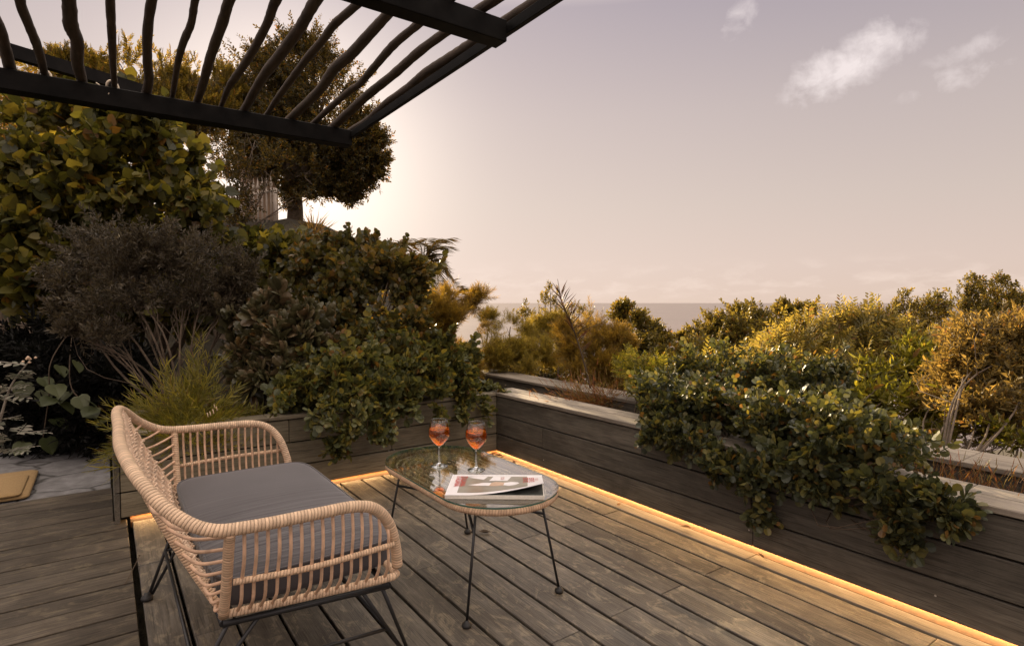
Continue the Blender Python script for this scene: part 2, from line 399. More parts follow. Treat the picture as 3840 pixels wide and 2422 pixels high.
def bulk(name, mat, chunks, parent=None, smooth=False):
    """chunks: list of (verts (N,3), loop vertex ids, loop totals)"""
    vs = []; li = []; lt = []; b = 0
    for v, l, t in chunks:
        vs.append(v); li.append(l + b); lt.append(t); b += len(v)
    v = np.concatenate(vs); l = np.concatenate(li); t = np.concatenate(lt)
    me = bpy.data.meshes.new(name)
    me.vertices.add(len(v)); me.vertices.foreach_set('co', v.astype(np.float32).ravel())
    me.loops.add(len(l)); me.loops.foreach_set('vertex_index', l.astype(np.int32))
    me.polygons.add(len(t)); st = np.zeros(len(t), np.int32); st[1:] = np.cumsum(t)[:-1]
    me.polygons.foreach_set('loop_start', st)
    me.polygons.foreach_set('use_smooth', np.full(len(t), smooth))
    me.materials.append(mat); me.update(calc_edges=True); me.validate()
    o = bpy.data.objects.new(name, me); COL.objects.link(o)
    put(o, parent); return o

def tag(o, label=None, cat=None, group=None, kind=None):
    if label: o['label'] = label
    if cat: o['category'] = cat
    if group: o['group'] = group
    if kind: o['kind'] = kind
    return o
def thing(name, label, cat, loc=(0, 0, 0), group=None, rz=0.0):
    o = bpy.data.objects.new(name, None); COL.objects.link(o); o.empty_display_size = .1
    o.location = loc; o.rotation_euler = (0, 0, rz)
    return tag(o, label, cat, group)
def curve(pts, n=8):
    pts = np.array(pts, float); P = np.vstack([2 * pts[0] - pts[1], pts, 2 * pts[-1] - pts[-2]]); out = []
    for i in range(1, len(P) - 2):
        a, b, c, d = P[i - 1:i + 3]
        for t in np.linspace(0, 1, n, endpoint=False):
            out.append(.5 * (2 * b + (c - a) * t + (2 * a - 5 * b + 4 * c - d) * t * t + (3 * b - a - 3 * c + d) * t ** 3))
    out.append(P[-2]); return np.array(out)

# ------------------------------------------------------------------ leaves and plants
def T_(verts, faces):
    return np.array(verts, float), np.concatenate([np.array(f, int) for f in faces]), np.array([len(f) for f in faces], int)
def join(ts):
    vs = []; li = []; lt = []; b = 0
    for v, l, t in ts: vs.append(v); li.append(l + b); lt.append(t); b += len(v)
    return np.concatenate(vs), np.concatenate(li), np.concatenate(lt)
def leaf(kind):
    if kind == 'round':
        return T_([(0, 0, 0), (.27, .25, .05), (.42, .58, .10), (.30, .90, .07), (0, 1, 0), (-.30, .90, .07), (-.42, .58, .10), (-.27, .25, .05), (0, .55, -.02)],
                  [(0, 1, 8), (1, 2, 8), (2, 3, 8), (3, 4, 8), (4, 5, 8), (5, 6, 8), (6, 7, 8), (7, 0, 8)])
    if kind == 'heart':
        o = [(0, .0, 0), (.20, -.10, .0), (.42, .05, .02), (.50, .30, -.02), (.40, .58, -.08), (.20, .82, -.16), (0, 1, -.24),
             (-.20, .82, -.16), (-.40, .58, -.08), (-.50, .30, -.02), (-.42, .05, .02), (-.20, -.10, .0)]
        m = [(0, .3, -.08), (0, .65, -.15)]
        return T_(o + m, [(0, 1, 2, 12), (2, 3, 12), (3, 4, 13, 12), (4, 5, 13), (5, 6, 13), (6, 7, 13), (7, 8, 13), (8, 9, 12, 13), (9, 10, 12), (10, 11, 0, 12)])
    if kind == 'lance':
        return T_([(0, 0, 0), (.15, .32, .05), (.13, .65, .04), (0, 1, -.06), (-.13, .65, .04), (-.15, .32, .05), (0, .45, -.01)],
                  [(0, 1, 6), (1, 2, 6), (2, 3, 6), (3, 4, 6), (4, 5, 6), (5, 0, 6)])
    if kind == 'oval':
        return T_([(0, 0, 0), (.24, .4, .05), (.16, .8, .02), (0, 1, -.04), (-.16, .8, .02), (-.24, .4, .05)], [(0, 1, 2, 3), (0, 3, 4, 5)])
    if kind == 'needle':
        return T_([(-.035, 0, 0), (.035, 0, 0), (.03, .6, .02), (0, 1, .04), (-.03, .6, .02)], [(0, 1, 2, 3, 4)])
    if kind == 'fat':      # thick fleshy leaf
        v = []; 
        for (y, w, th) in ((0, .06, .04), (.35, .24, .09), (.7, .30, .09), (.93, .16, .05)):
            v += [(-w, y, .02 + y * .12), (0, y, -th + y * .12), (w, y, .02 + y * .12), (0, y, th + y * .12)]
        v.append((0, 1.0, .13)); f = []
        for i in range(3):
            for k in range(4): f.append((4 * i + k, 4 * i + (k + 1) % 4, 4 * i + 4 + (k + 1) % 4, 4 * i + 4 + k))
        for k in range(4): f.append((12 + k, 12 + (k + 1) % 4, 16))
        return T_(v, f)
def rotm(d, roll):
    """matrices (N,3,3): local y -> d, z roughly up, rolled"""
    d = d / (np.linalg.norm(d, axis=1, keepdims=True) + 1e-9); n = len(d)
    ref = np.tile(np.array([0., 0, 1]), (n, 1)); par = np.abs(d[:, 2]) > .95; ref[par] = (1, 0, 0)
    x = np.cross(d, ref); x /= np.linalg.norm(x, axis=1, keepdims=True); z = np.cross(x, d)
    c = np.cos(roll)[:, None]; s = np.sin(roll)[:, None]
    return np.stack([x * c + z * s, d, z * c - x * s], axis=2)
def inst(t, pos, mats, sc):
    """N copies of a template as one chunk"""
    v, l, n = t; N = len(pos)
    if np.ndim(sc) == 1: sc = sc[:, None, None]
    w = np.einsum('nij,nvj->nvi', mats, v[None] * sc) + pos[:, None, :]
    L_ = (l[None] + (np.arange(N) * len(v))[:, None]).ravel()
    return w.reshape(-1, 3), L_, np.tile(n, N)
def stemlet(length, r):
    return T_([(-r, 0, 0), (r, 0, 0), (0, 0, r * 1.6), (-r * .4, length, 0), (r * .4, length, 0), (0, length, r * .7)], [(0, 1, 4, 3), (1, 2, 5, 4), (2, 0, 3, 5)])
def twig(kind, n, length, size, ang=(30, 75), stem=.0, mode='spiral', droop=0.0, seed=0, start=.15, var=.25):
    """a shoot along +y with n leaves; the shoot is one template"""
    rg = np.random.default_rng(seed); lf = leaf(kind); parts = []
    if stem > 0: parts.append(stemlet(length, stem))
    for i in range(n):
        f = start + (1 - start) * (i / max(1, n - 1)); y = f * length
        if mode == 'spiral': az = i * 2.4 + rg.uniform(-.3, .3)
        elif mode == 'pairs': az = (i % 2) * math.pi + (i // 2) * math.pi / 2 + rg.uniform(-.25, .25); y = length * (start + (1 - start) * ((i // 2) / max(1, (n - 1) // 2)))
        else: az = (i % 2) * math.pi + rg.uniform(-.1, .1)       # feather: two flat rows
        a = R(ang[1] + (ang[0] - ang[1]) * f + rg.uniform(-9, 9))
        d = np.array([[math.sin(a) * math.cos(az), math.cos(a), math.sin(a) * math.sin(az) - droop * f]])
        m = rotm(d, np.array([rg.uniform(-.4, .4) if mode != 'feather' else 0.0]))
        s_ = size * (1 + rg.uniform(-var, var)) * (1 if mode != 'feather' else (1 - .75 * abs(f - .35)))
        parts.append(inst(lf, np.array([[0, y, -droop * .5 * f * f * length]]), m, np.array([s_])))
    return join(parts)
def unit(n): 
    v = RNG.normal(size=(n, 3)); return v / np.linalg.norm(v, axis=1, keepdims=True)
_KV = RNG.normal(size=(3, 14, 3)); _PH = RNG.uniform(0, 6.28, (3, 14))
def lumpy(p, f):
    """cheap band limited 3d noise about -1..1"""
    n = np.zeros(len(p))
    for o in range(3): n += np.sin(p @ (_KV[o] * f * 1.9 ** o).T + _PH[o]).sum(1) / (1.55 ** o)
    return n / 5.5
SUN_EL, SUN_AZ = R(13.5), R(14.6)      # azimuth from +Y towards +X
sd = np.array([math.sin(SUN_AZ) * math.cos(SUN_EL), math.cos(SUN_AZ) * math.cos(SUN_EL), math.sin(SUN_EL)])
GAPS = [(.474, -.06, .17, -.55, .08, .93), (0.0, -.80, -.44, -3.1, -2.05, 1.0)]   # openings in the leaves that the low sun comes through
def opened(P):
    k = np.ones(len(P), bool)
    for z, x0, x1, y0, y1, pr in GAPS:
        t = (P[:, 2] - z) / sd[2]; h = P - sd * t[:, None]
        inside = (t > .12) & (h[:, 0] > x0) & (h[:, 0] < x1) & (h[:, 1] > y0) & (h[:, 1] < y1)
        k &= ~(inside & (RNG.random(len(P)) < pr))
    return k
def crown(blobs, subs=12, per=10, subr=.42, up=.35, jit=.6, inner=.35, squash=1.0, size=(.8, 1.25), outd=1.0, tl=0.0, thr=.0, spr=1.0):
    """twig positions, directions and sizes: a soft edged mass broken into uneven lumps and gaps"""
    P = []; D = []; C_ = []; rm_ = float(np.sqrt(np.mean([r * r for _, r in blobs]))); fq = 1.75 / max(.1, rm_)
    for c, r in blobs:
        c = np.array(c, float); r = max(.5 * r, r - .5 * tl * sum(size) / 2)
        n = max(6, int(subs * per * 1.75 * (r / rm_) ** 2.2)); u = unit(n)
        rad = RNG.random(n) ** .5 * 1.02
        o = RNG.random(n) < .07; rad[o] = RNG.uniform(1.0, 1.28, o.sum())
        p = c + u * (rad * r)[:, None] * np.array([1, 1, squash])
        q = lumpy(p, fq); k = q > thr + .25 * (rad - .8); p = p[k]; u = u[k]; rad = rad[k]
        d = u * rad[:, None] * outd + np.array([0, 0, up]) + unit(len(p)) * jit
        P.append(p); D.append(d)
        m = int(spr * (3 + subs * .25))                     # longer shoots that break the outline
        for _ in range(m):
            v = unit(1)[0]; v[2] = abs(v[2]) * .8 + .05; v /= np.linalg.norm(v); ln = r * RNG.uniform(.45, 1.0)
            s0 = c + v * r * RNG.uniform(.45, .75); v2 = v + np.array([0, 0, RNG.uniform(-.1, .7)]) + unit(1)[0] * .35
            kk = np.linspace(0, 1, max(4, int(3 + ln / max(.05, tl * .45))))[:, None]
            P.append(s0 + v2 * ln * kk + RNG.normal(size=(len(kk), 3)) * .012); D.append(np.tile(v2, (len(kk), 1)) + unit(len(kk)) * .55)
        C_.append((c, c + unit(max(4, subs // 2)) * r * RNG.uniform(.5, .95, (max(4, subs // 2), 1))))
    P = np.concatenate(P); D = np.concatenate(D)
    return P, D, RNG.uniform(size[0], size[1], len(P)), C_
def foliage(name, mat, temps, P, D, sz, parent, roll=math.pi):
    k = opened(P); P, D, sz = P[k], D[k], sz[k]
    ch = []; pick = RNG.integers(0, len(temps), len(P))
    for i, t in enumerate(temps):
        k = pick == i
        if not k.any(): continue
        ch.append(inst(t, P[k], rotm(D[k], RNG.uniform(-roll, roll, k.sum())), sz[k]))
    return bulk(name, mat, ch, parent)
def limbs(mb, base, clumps, r0, sub=4, wob=.07, seg=6):
    base = np.array(base, float)
    for c, sc in clumps:
        if not opened(np.array([c, base * .3 + c * .7])).all(): continue
        m = base * .5 + c * .5 + RNG.normal(size=3) * np.linalg.norm(c - base) * wob; m[2] = max(m[2], base[2] * .6 + c[2] * .4 - .05)
        p = curve([base + RNG.normal(size=3) * r0 * .8 * np.array([1, 1, 0]), m, c], 5)
        n = len(p); mb.tube(p, [r0 * (1 - .72 * i / (n - 1)) for i in range(n)], seg)
        for q in sc[:sub]:
            if not opened(np.array([q])).all(): continue
            s0 = p[int(n * RNG.uniform(.5, .95))]
            mm = (s0 + q) / 2 + RNG.normal(size=3) * np.linalg.norm(q - s0) * .15
            pp = curve([s0, mm, q], 3); k = len(pp)
            mb.tube(pp, [r0 * .30 * (1 - .7 * i / (k - 1)) for i in range(k)], 5, cap=False)
def B(*rows):
    """blobs from (x px, y px, r px, depth): real centres and radii"""
    return [(at(x, y, d), r * K * d / FPX) for x, y, r, d in rows]
def plant(name, label, cat, base, blobs, mat, temps, group=None, stem='twig', r0=.02, parts=('foliage', 'stems'), sub=4, limb=True, **kw):
    t = thing(name, label, cat, tuple(base), group)
    kw.setdefault('tl', max(float(np.ptp(q[0][:, 1])) for q in temps))
    P, D, sz, C_ = crown(blobs, **kw)
    foliage(parts[0], L[mat], temps, P, D, sz, t)
    if limb:
        mb = MB(); limbs(mb, base, C_, r0, sub); mb.build(parts[1], M[stem], t)
    return t
#PART3
# ------------------------------------------------------------------ ground, sea, decks, path
def ground_z(x, y):
    f = (x - CAM[0]) * math.sin(YAW) + (y - CAM[1]) * math.cos(YAW)
    l = (x - CAM[0]) * math.cos(YAW) - (y - CAM[1]) * math.sin(YAW)
    a = -.14
    down = a - .30 * max(0, f - 5.2) - (.25 * max(0, x - 1.6) if f > 0 else 0)
    rise = a + min(2.7, .55 * max(0, f - 4.4))
    w = min(1, max(0, (l + 3.4) / 2.0)); w = w * w * (3 - 2 * w)
    far = min(1, max(0, (f - 14) / 30))
    z = rise * (1 - w) + down * w
    return max(z * (1 - far) + (a - .30 * max(0, f - 5.2)) * far, -82)
def make_ground():
    mb = MB(); xs = [-400, -150, -60, -30] + list(np.arange(-16, 16.1, .8)) + [20, 26, 35, 60, 100, 180, 300, 420]
    ys = [-300, -100, -40, -20] + list(np.arange(-10, 20.1, .8)) + [24, 30, 40, 60, 100, 160, 240, 340, 420]
    vs = [(x, y, ground_z(x, y)) for y in ys for x in xs]; n = len(xs)
    fs = [(j * n + i, j * n + i + 1, (j + 1) * n + i + 1, (j + 1) * n + i) for j in range(len(ys) - 1) for i in range(n - 1)]
    mb.add(vs, fs, None, True)
    tag(mb.build('ground', M['ground']), kind='structure')
make_ground()
mb = MB(); r_ = 260000.0
mb.add([(-r_, -r_, -80), (r_, -r_, -80), (r_, r_, -80), (-r_, r_, -80)], [(0, 1, 2, 3)])
tag(mb.build('sea', M['sea']), kind='structure')

GAP = .0052
def board_y(mb, x0, x1, joints, y0, y1, z=0.0):
    ys = [y0] + sorted(j for j in joints if y0 < j < y1) + [y1]
    for a, b in zip(ys[:-1], ys[1:]):
        dz = random.uniform(-.0012, .0012)
        mb.box((x0 + GAP, a + .0018, z - .024), (x1 - GAP, b - .0018, z + dz), .0022)
mb = MB()
seams = [.02, -.091, -.2285]
while seams[-1] > -2.30: seams.append(seams[-1] - .1398)
seams[-1] = -2.319
A_ = [1.3, -1.368, -2.86, -4.4, -5.9]; B_ = [-.62, -2.113, -3.6, -5.1]
for i in range(len(seams) - 1):
    x1, x0 = seams[i], seams[i + 1]
    if i == 0: continue
    js = A_ if i % 2 == 1 else B_
    board_y(mb, x0 + (.002 if i > 1 else 0), x1 - (.008 if i == 1 else .0), js, -7.2, .002)
tag(mb.build('deck', M['deck']), kind='structure')
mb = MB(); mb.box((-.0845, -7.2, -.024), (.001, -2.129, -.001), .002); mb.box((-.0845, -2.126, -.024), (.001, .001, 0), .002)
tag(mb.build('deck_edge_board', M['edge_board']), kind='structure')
mb = MB(); y = .745
edges = [.755, .628, .490, .347, .205, .068, -.072, -.213, -.354, -.497, -.640, -.781, -.923]
while edges[-1] > -7: edges.append(edges[-1] - .1415)
for a, b in zip(edges[1:], edges[:-1]):
    x1 = -2.334 if a < -.05 else -2.392
    xs = [-9, -6.1 + random.uniform(-.4, .4), x1]
    for p, q in zip(xs[:-1], xs[1:]):
        mb.box((p + .0015, a + GAP, -.024), (q - .0015, b - GAP, random.uniform(-.0012, .0012)), .0022)
tag(mb.build('side_deck', M['deck_x']), kind='structure')
mb = MB()
n = 40; vs = []; fs = []
for j in range(n + 1):
    for i in range(2 * n + 1):
        x = -7.4 + 5.0 * i / (2 * n); yy = .752 + 2.1 * j / n
        vs.append((x, yy, -.012 + .008 * math.sin(x * 5.1 + yy * 3) * math.sin(yy * 6.3 + x) + random.uniform(-.002, .002)))
for j in range(n):
    for i in range(2 * n):
        a = j * (2 * n + 1) + i; fs.append((a, a + 1, a + 2 * n + 2, a + 2 * n + 1))
mb.add(vs, fs, None, True); tag(mb.build('path', M['stone']), kind='structure')

# ------------------------------------------------------------------ planter walls
def wall_box(axis, a, b, seams, joints, off0, off1, mat_ax, mb):
    """cladding boards: rows between z seams, butt joints per row; axis 0 runs along x, 1 along y"""
    for k in range(len(seams) - 1):
        z0, z1 = seams[k] + .004, seams[k + 1] - .004
        js = [a] + sorted(joints[k]) + [b]
        for p, q in zip(js[:-1], js[1:]):
            d = random.uniform(-.0012, .0012)
            if axis == 0: mb.box((p + .0022, off0 + d, z0), (q - .0022, off1, z1), .0025)
            else: mb.box((off0 + d, p + .0022, z0), (off1, q - .0022, z1), .0025)
ROWS = [.022 + .004, .160, .304, .446]
bw = thing('planter_wall', 'long low planter wall of weathered boards behind the coffee table and chair', 'planter', (-1.2, .02, 0), 'planter walls around the deck')
mb = MB(); wall_box(0, -2.362, -.001, ROWS, [[-2.0, -.45], [-2.1, -.853], [-1.515]], 0.0, .024, 0, mb)
mb.build('cladding', M['wall_x'], bw)
mb = MB(); mb.box((-2.355, .0245, .032), (.02, .03, .449)); mb.build('backing', M['under'], bw)
mb = MB(); mb.box((-2.32, .0025, -.03), (0.115, .125, -.0015)); mb.box((-2.32, .1255, -.02), (.14, .15, .06)); mb.build('plinth', M['plinth'], bw)
mb = MB()
for p, q in ((-2.37, -1.637), (-1.634, -.72), (-.717, -.016)): mb.box((p, -.012, .450), (q, .128, .472), .003)
mb.build('cap', M['cap_x'], bw)
mb = MB()
for p, q in ((-2.37, -1.2), (-1.197, .1)): mb.box((p, .60, .450), (q, .74, .472), .003)
mb.box((-2.36, .62, -.1), (.3, .64, .449)); mb.build('rear_cap', M['cap_x'], bw)
mb = MB()
for z0, z1 in ((.0, .16), (.164, .304), (.308, .449)): mb.box((-2.388, -.002, z0), (-2.3645, .74, z1), .003)
mb.build('end_panel', M['wall_y'], bw)
mb = MB(); mb.box((-2.36, .065, .3), (.30, .60, .40)); mb.build('soil', M['soil'], bw)
mb = MB(); mb.add([(-2.315, .085, .030), (.08, .085, .030), (.08, .098, .018), (-2.315, .098, .018)], [(0, 1, 2, 3)]); mb.build('light_strip', M['led_back'], bw)
for x, z in [(-1.535, .158), (-1.495, .158), (-.872, .158), (-.834, .158), (-.872, .302), (-.834, .302)]:
    mb = MB(); mb.tube([(x, .006, z), (x, -.001, z)], .0038, 8); mb.build('screw', M['screw'], bw)

rw = thing('planter_wall', 'long low planter wall of dark boards running along the right edge of the deck', 'planter', (.02, -3.0, 0), 'planter walls around the deck')
mb = MB(); wall_box(1, -7.2, 0.002, ROWS, [[-2.11, -3.9], [-.555, -2.10, -3.7], [-1.435, -2.75, -4.3]], 0.0, .024, 1, mb)
mb.build('cladding', M['wall_y'], rw)
mb = MB(); mb.box((.0245, -7.2, .032), (.03, .02, .449)); mb.build('backing', M['under'], rw)
mb = MB(); mb.box((.0025, -7.2, -.03), (.115, 0.002, -.0012)); mb.box((.1255, -7.2, -.02), (.15, 0.12, .06)); mb.build('plinth', M['plinth'], rw)
mb = MB()
for x0, x1, js in ((-.012, .108, [-7.2, -4.1, -2.43, -.575, .13]), (.113, .235, [-7.2, -2.868, -1.1, .13])):
    for p, q in zip(js[:-1], js[1:]): mb.box((x0, p + .0015, .450), (x1, q - .0015, .474), .003)
mb.build('cap', M['cap_y'], rw)
mb = MB()
for p, q in ((-7.2, -2.72), (-2.717, -.4), (-.397, 1.3)): mb.box((.56, p, .450), (.70, q, .474), .003); mb.box((.705, p, .450), (.83, q, .474), .003)
mb.build('rear_cap', M['cap_y'], rw)
mb = MB(); mb.box((.575, -7.2, -.5), (.60, 1.3, .449)); mb.build('rear_boards', M['wall_y'], rw)
mb = MB(); mb.box((.065, -7.2, .25), (.575, .62, .34)); mb.build('soil', M['soil'], rw)
mb = MB(); mb.add([(.085, -7.2, .030), (.085, .08, .030), (.098, .08, .018), (.098, -7.2, .018)], [(3, 2, 1, 0)]); mb.build('light_strip', M['led'], rw)
for y, z in [(-.57, .085), (-2.09, .10), (-2.13, .10), (-2.82, .10)]:
    mb = MB(); mb.tube([(.006, y, z), (-.001, y, z)], .0038, 8); mb.build('screw', M['screw'], rw)

# ------------------------------------------------------------------ pergola
pg = thing('pergola', 'dark steel pergola frame roofed with crooked wooden poles', 'pergola', (-1.8, -.2, 2.4))
mb = MB(); mb.box((-7.0, .87, 2.392), (-.788, .985, 2.512), .004); mb.build('beam', M['beam'], pg)
mb = MB(); mb.box((-7.0, -1.294, 2.400), (-.812, -1.203, 2.507), .004); mb.build('beam', M['beam'], pg)
mb = MB(); mb.box((-.803, -4.6, 2.448), (-.776, .869, 2.502), .002); mb.build('edge_plate', M['beam'], pg)
mb = MB(); a = atz(0, 130, 2.80); b_ = atz(268, 208, 2.80); d = (b_ - a); d /= np.linalg.norm(d); p = a - d * 3; q = b_ + d * .25
nrm = np.array([-d[1], d[0], 0]) * .03
mb.add([p - nrm, q - nrm, q + nrm, p + nrm, p - nrm + [0, 0, .09], q - nrm + [0, 0, .09], q + nrm + [0, 0, .09], p + nrm + [0, 0, .09]],
       [(3, 2, 1, 0), (4, 5, 6, 7), (0, 1, 5, 4), (1, 2, 6, 5), (2, 3, 7, 6), (3, 0, 4, 7)]); mb.build('brace', M['beam'], pg)
r3 = lambda x, y, w: (x * .5268, y * .5268, w * .5268)
r4 = lambda x, y, w: (1000 + x * .5268, y * .5268, w * .5268)
POLES = [[r3(-20, 180, 100), r3(30, 330, 85), r3(75, 500, 90)],
         [r3(140, 0, 80), r3(200, 170, 75), r3(270, 350, 70), r3(320, 530, 55)],
         [r3(490, 0, 105), r3(505, 180, 110), r3(550, 300, 95), r3(550, 440, 90), r3(585, 590, 75)],
         [r3(785, 0, 70), r3(795, 230, 65), r3(805, 450, 55), r3(815, 620, 42)],
         [r3(1080, 0, 80), r3(1050, 250, 75), r3(1050, 450, 70), r3(1060, 560, 70), r3(1040, 670, 75)],
         [r3(1390, 0, 62), r3(1360, 170, 60), r3(1305, 300, 62), r3(1265, 450, 50), r3(1225, 700, 38)],
         [r3(1635, 0, 85), r3(1590, 150, 85), r3(1500, 400, 75), r3(1460, 550, 72), r3(1400, 735, 58)],
         [r3(1965, 0, 85), r3(1900, 170, 70), r3(1780, 400, 65), r3(1680, 550, 60), r3(1630, 610, 48), r3(1570, 765, 36)],
         [r4(355, 0, 95), r4(240, 200, 90), r4(100, 380, 85), r4(-30, 560, 75), r4(-165, 790, 62)],
         [r4(615, 60, 70), r4(480, 180, 70), r4(400, 290, 65), r4(280, 420, 60), r4(150, 600, 55), r4(60, 720, 46), r4(10, 800, 36)],
         [r4(850, 120, 85), r4(720, 260, 90), r4(600, 380, 90), r4(480, 500, 82), r4(370, 650, 75), r4(170, 845, 65)],
         [r4(1060, 185, 70), r4(900, 320, 70), r4(760, 480, 62), r4(660, 600, 58), r4(590, 650, 55), r4(440, 780, 50), r4(330, 880, 45)],
         [r4(1270, 240, 75), r4(1080, 370, 78), r4(900, 530, 75), r4(700, 690, 72), r4(470, 900, 65)],
         [r4(1470, 300, 95), r4(1290, 420, 90), r4(1130, 530, 80), r4(1010, 630, 75), r4(850, 740, 62), r4(720, 850, 55), r4(610, 920, 48)]]
for pl in POLES:
    pts = []; rad = []
    for x, y, w in pl:
        p = atz(x / K, y / K, 2.55); dep_ = (p - CAM) @ FW
        rad.append(w * dep_ / FPX / 2 * .85); pts.append(p)
    pts = pts[::-1]; rad = rad[::-1]                       # far end first
    pts.insert(0, pts[0] + (0, .22, 0)); rad.insert(0, rad[0] * .95)
    while pts[-1][1] > -3.9:
        pts.append(np.array([pts[-1][0] * .7 + .3 * (pts[1][0]) + random.uniform(-.03, .03), pts[-1][1] - random.uniform(.3, .45), 2.555 + random.uniform(-.012, .012)])); rad.append(max(.024, rad[-1] * random.uniform(.92, 1.08)))
    for q in pts[1:]: q[2] = 2.515 + .034 + random.uniform(-.006, .006)
    c = curve(pts, 7); rr = np.interp(np.linspace(0, len(pts) - 1, len(c)), range(len(pts)), rad)
    rr = [r * (1 + random.uniform(-.05, .06)) for r in rr]
    mb = MB(); mb.tube(c, rr, 12); mb.build('pole', M['pole'], pg)
for (x, y), lab in (((322 * .5268 / K, 535 * .5268 / K), 'cream rope loop tied around the second pergola pole from the left'), ((800 * .5268 / K, 610 * .5268 / K), 'cream rope knot tied around the fourth pergola pole from the left')):
    c = atz(x, y, 2.545); c = c + np.array([0, -.03, 0]); mb = MB()
    ring = [c + np.array([.030 * math.cos(a), .010 * math.sin(2 * a), .040 * math.sin(a) - .020]) for a in np.linspace(0, 2 * math.pi, 18, endpoint=False)]
    mb.tube(ring, .0075, 6, closed=True)
    mb.tube(curve([c + (.0, -.02, -.058), c + (-.05, -.03, -.045), c + (-.085, -.03, -.02)], 4), .005, 6)
    mb.tube(curve([c + (.0, -.02, -.058), c + (.045, -.03, -.075), c + (.075, -.03, -.07)], 4), .005, 6)
    mb.tube(curve([c + (.02, -.02, -.05), c + (-.02, -.04, -.075), c + (-.025, -.03, -.10)], 4), .005, 6)
    tag(mb.build('rope_tie', M['rope']), lab, 'rope', 'rope ties on the pergola')

# ------------------------------------------------------------------ rattan armchair
CX, CY = -2.177, -1.425
ch = thing('rattan_loveseat', 'wide pale rattan armchair with grey seat cushion and black steel legs', 'armchair', (CX, CY, 0))
def cw(pts): return [(CX + u, CY + v, z) for u, v, z in pts]
half = [(-.205, 0, .765), (-.207, .25, .763), (-.198, .41, .755), (-.172, .53, .722), (-.12, .612, .662), (-.045, .657, .616), (.05, .664, .605), (.2, .662, .602), (.31, .655, .597), (.375, .645, .572), (.42, .63, .515), (.445, .615, .44), (.456, .603, .375)]
rail = curve([(u, -v, z) for u, v, z in half[::-1]] + half[1:], 10)
def rail_at(v, side):
    pass
mb = MB(); mb.tube(cw(rail), .0158, 16); mb.build('top_rail', M['rattan'], ch)
mb = MB()
bot = curve([(.452, -.607, .352), (.414, -.607, .348), (.2, -.578, .348), (0, -.545, .348)], 6)
bk = [(0, -.545, .348), (-.01, -.3, .345), (-.012, 0, .345), (-.01, .3, .345), (0, .545, .348)]
full = list(bot) + list(curve(bk, 6))[1:] + [(u, -v, z) for u, v, z in bot[::-1]][1:]
mb.tube(cw(full), .0108, 12)
mb.tube(cw([(.452, -.607, .352), (.462, -.3, .352), (.463, 0, .352), (.462, .3, .352), (.452, .607, .352)]), .0108, 12)
mb.build('bottom_rail', M['rattan'], ch)
def zarm(u): return float(np.interp(u, [-.045, .05, .2, .31, .375, .42, .445, .456], [.616, .605, .602, .597, .572, .515, .44, .375]))
for s in (-1, 1):
    mb = MB(); mb.tube(cw(curve([(0, s * .545, .345), (0, s * .60, .45), (0, s * .645, .56), (0, s * .664, .60)], 5)), .0130, 12); mb.build('arm_post', M['rattan_thin'], ch)
    mb = MB(); mb.tube(cw(curve([(.012, s * .620, .459), (.2, s * .652, .459), (.43, s * .642, .459)], 6)), .0082, 10); mb.build('mid_rail', M['rattan_thin'], ch)
    for i in range(15):
        u = .032 + i * .0272; zt = zarm(u) - .012; k = (zt - .348) / .25
        vb = float(np.interp(u, [0, .2, .414], [.547, .58, .606])); vt = float(np.interp(u, [0, .31, .42, .45], [.662, .652, .632, .615]))
        vm = float(np.interp(u, [0, .2, .43], [.616, .648, .638]))
        pts = [(u, s * vb, .350), (u, s * (vb * .4 + vm * .6 + .012), .40), (u, s * vm, .459), (u, s * (vm * .35 + vt * .65 + .008), (.459 + zt) / 2), (u, s * vt, zt)] if zt > .5 else [(u, s * vb, .350), (u, s * (vb * .4 + vm * .6 + .01), .40), (u, s * (vm + .003), .459), (u, s * vt, zt)]
        mb = MB(); mb.tube(cw(curve(pts, 4)), .0044, 8); mb.build('arm_cane', M['cane'], ch)
        for z in (.459,):
            mb = MB(); mb.lathe([(.0105, -.007), (.0155, -.004), (.0162, 0), (.0155, .004), (.0105, .007)], (CX + u, CY + s * vm, z), 10); mb.build('binding', M['rattan_thin'], ch) if False else None
    # side stile of the back, then the curved canes of the wing
    st = curve([(0, s * .530, .350), (-.055, s * .505, .45), (-.12, s * .475, .58), (-.185, s * .44, .735)], 8)
    mb = MB(); mb.tube(cw(st), .0105, 10); mb.build('back_stile', M['rattan_thin'], ch)
    for i in range(10):
        f = .10 + i * .083; p = st[int(f * (len(st) - 1))]; z = p[2]
        if z < .585:
            vz = float(np.interp(z, [.345, .45, .56, .60], [.545, .60, .645, .664])); e = (0, s * vz, z + .008)
        else:
            q = [r for r in rail if r[1] * s > 0]; q = min(q, key=lambda r: abs(r[2] - (z + (.0 if z < .65 else .0))) + (9 if r[0] > 0 else 0)); e = tuple(q)
        m_ = ((p[0] + e[0]) / 2 - .012, (p[1] + e[1]) / 2 + s * .008, (p[2] + e[2]) / 2 - .012)
        mb = MB(); mb.tube(cw(curve([p, m_, e], 5)), .0044, 8); mb.build('wing_cane', M['cane'], ch)
n = 30
for i in range(n):
    f = -1 + 2 * (i + .5) / n; vb = f * .515; vt = f * .43
    w = .006 * (1 if i % 2 else -1)
    pts = [(-.008 + .002 * abs(f), vb, .35)] + [(-.008 + (-.185) * k ** 1.05 - .028 * math.sin(k * math.pi) * (1 - abs(f) ** 2) + w * (1 if j % 2 else -1) * .6, vb + (vt - vb) * k, .35 + (.405 + .006 * (1 - abs(f))) * k) for j, k in enumerate(np.linspace(.08, 1, 11))]
    mb = MB(); mb.tube(cw(curve(pts, 3)), .0060, 8); mb.build('back_cane', M['cane_pale'], ch)
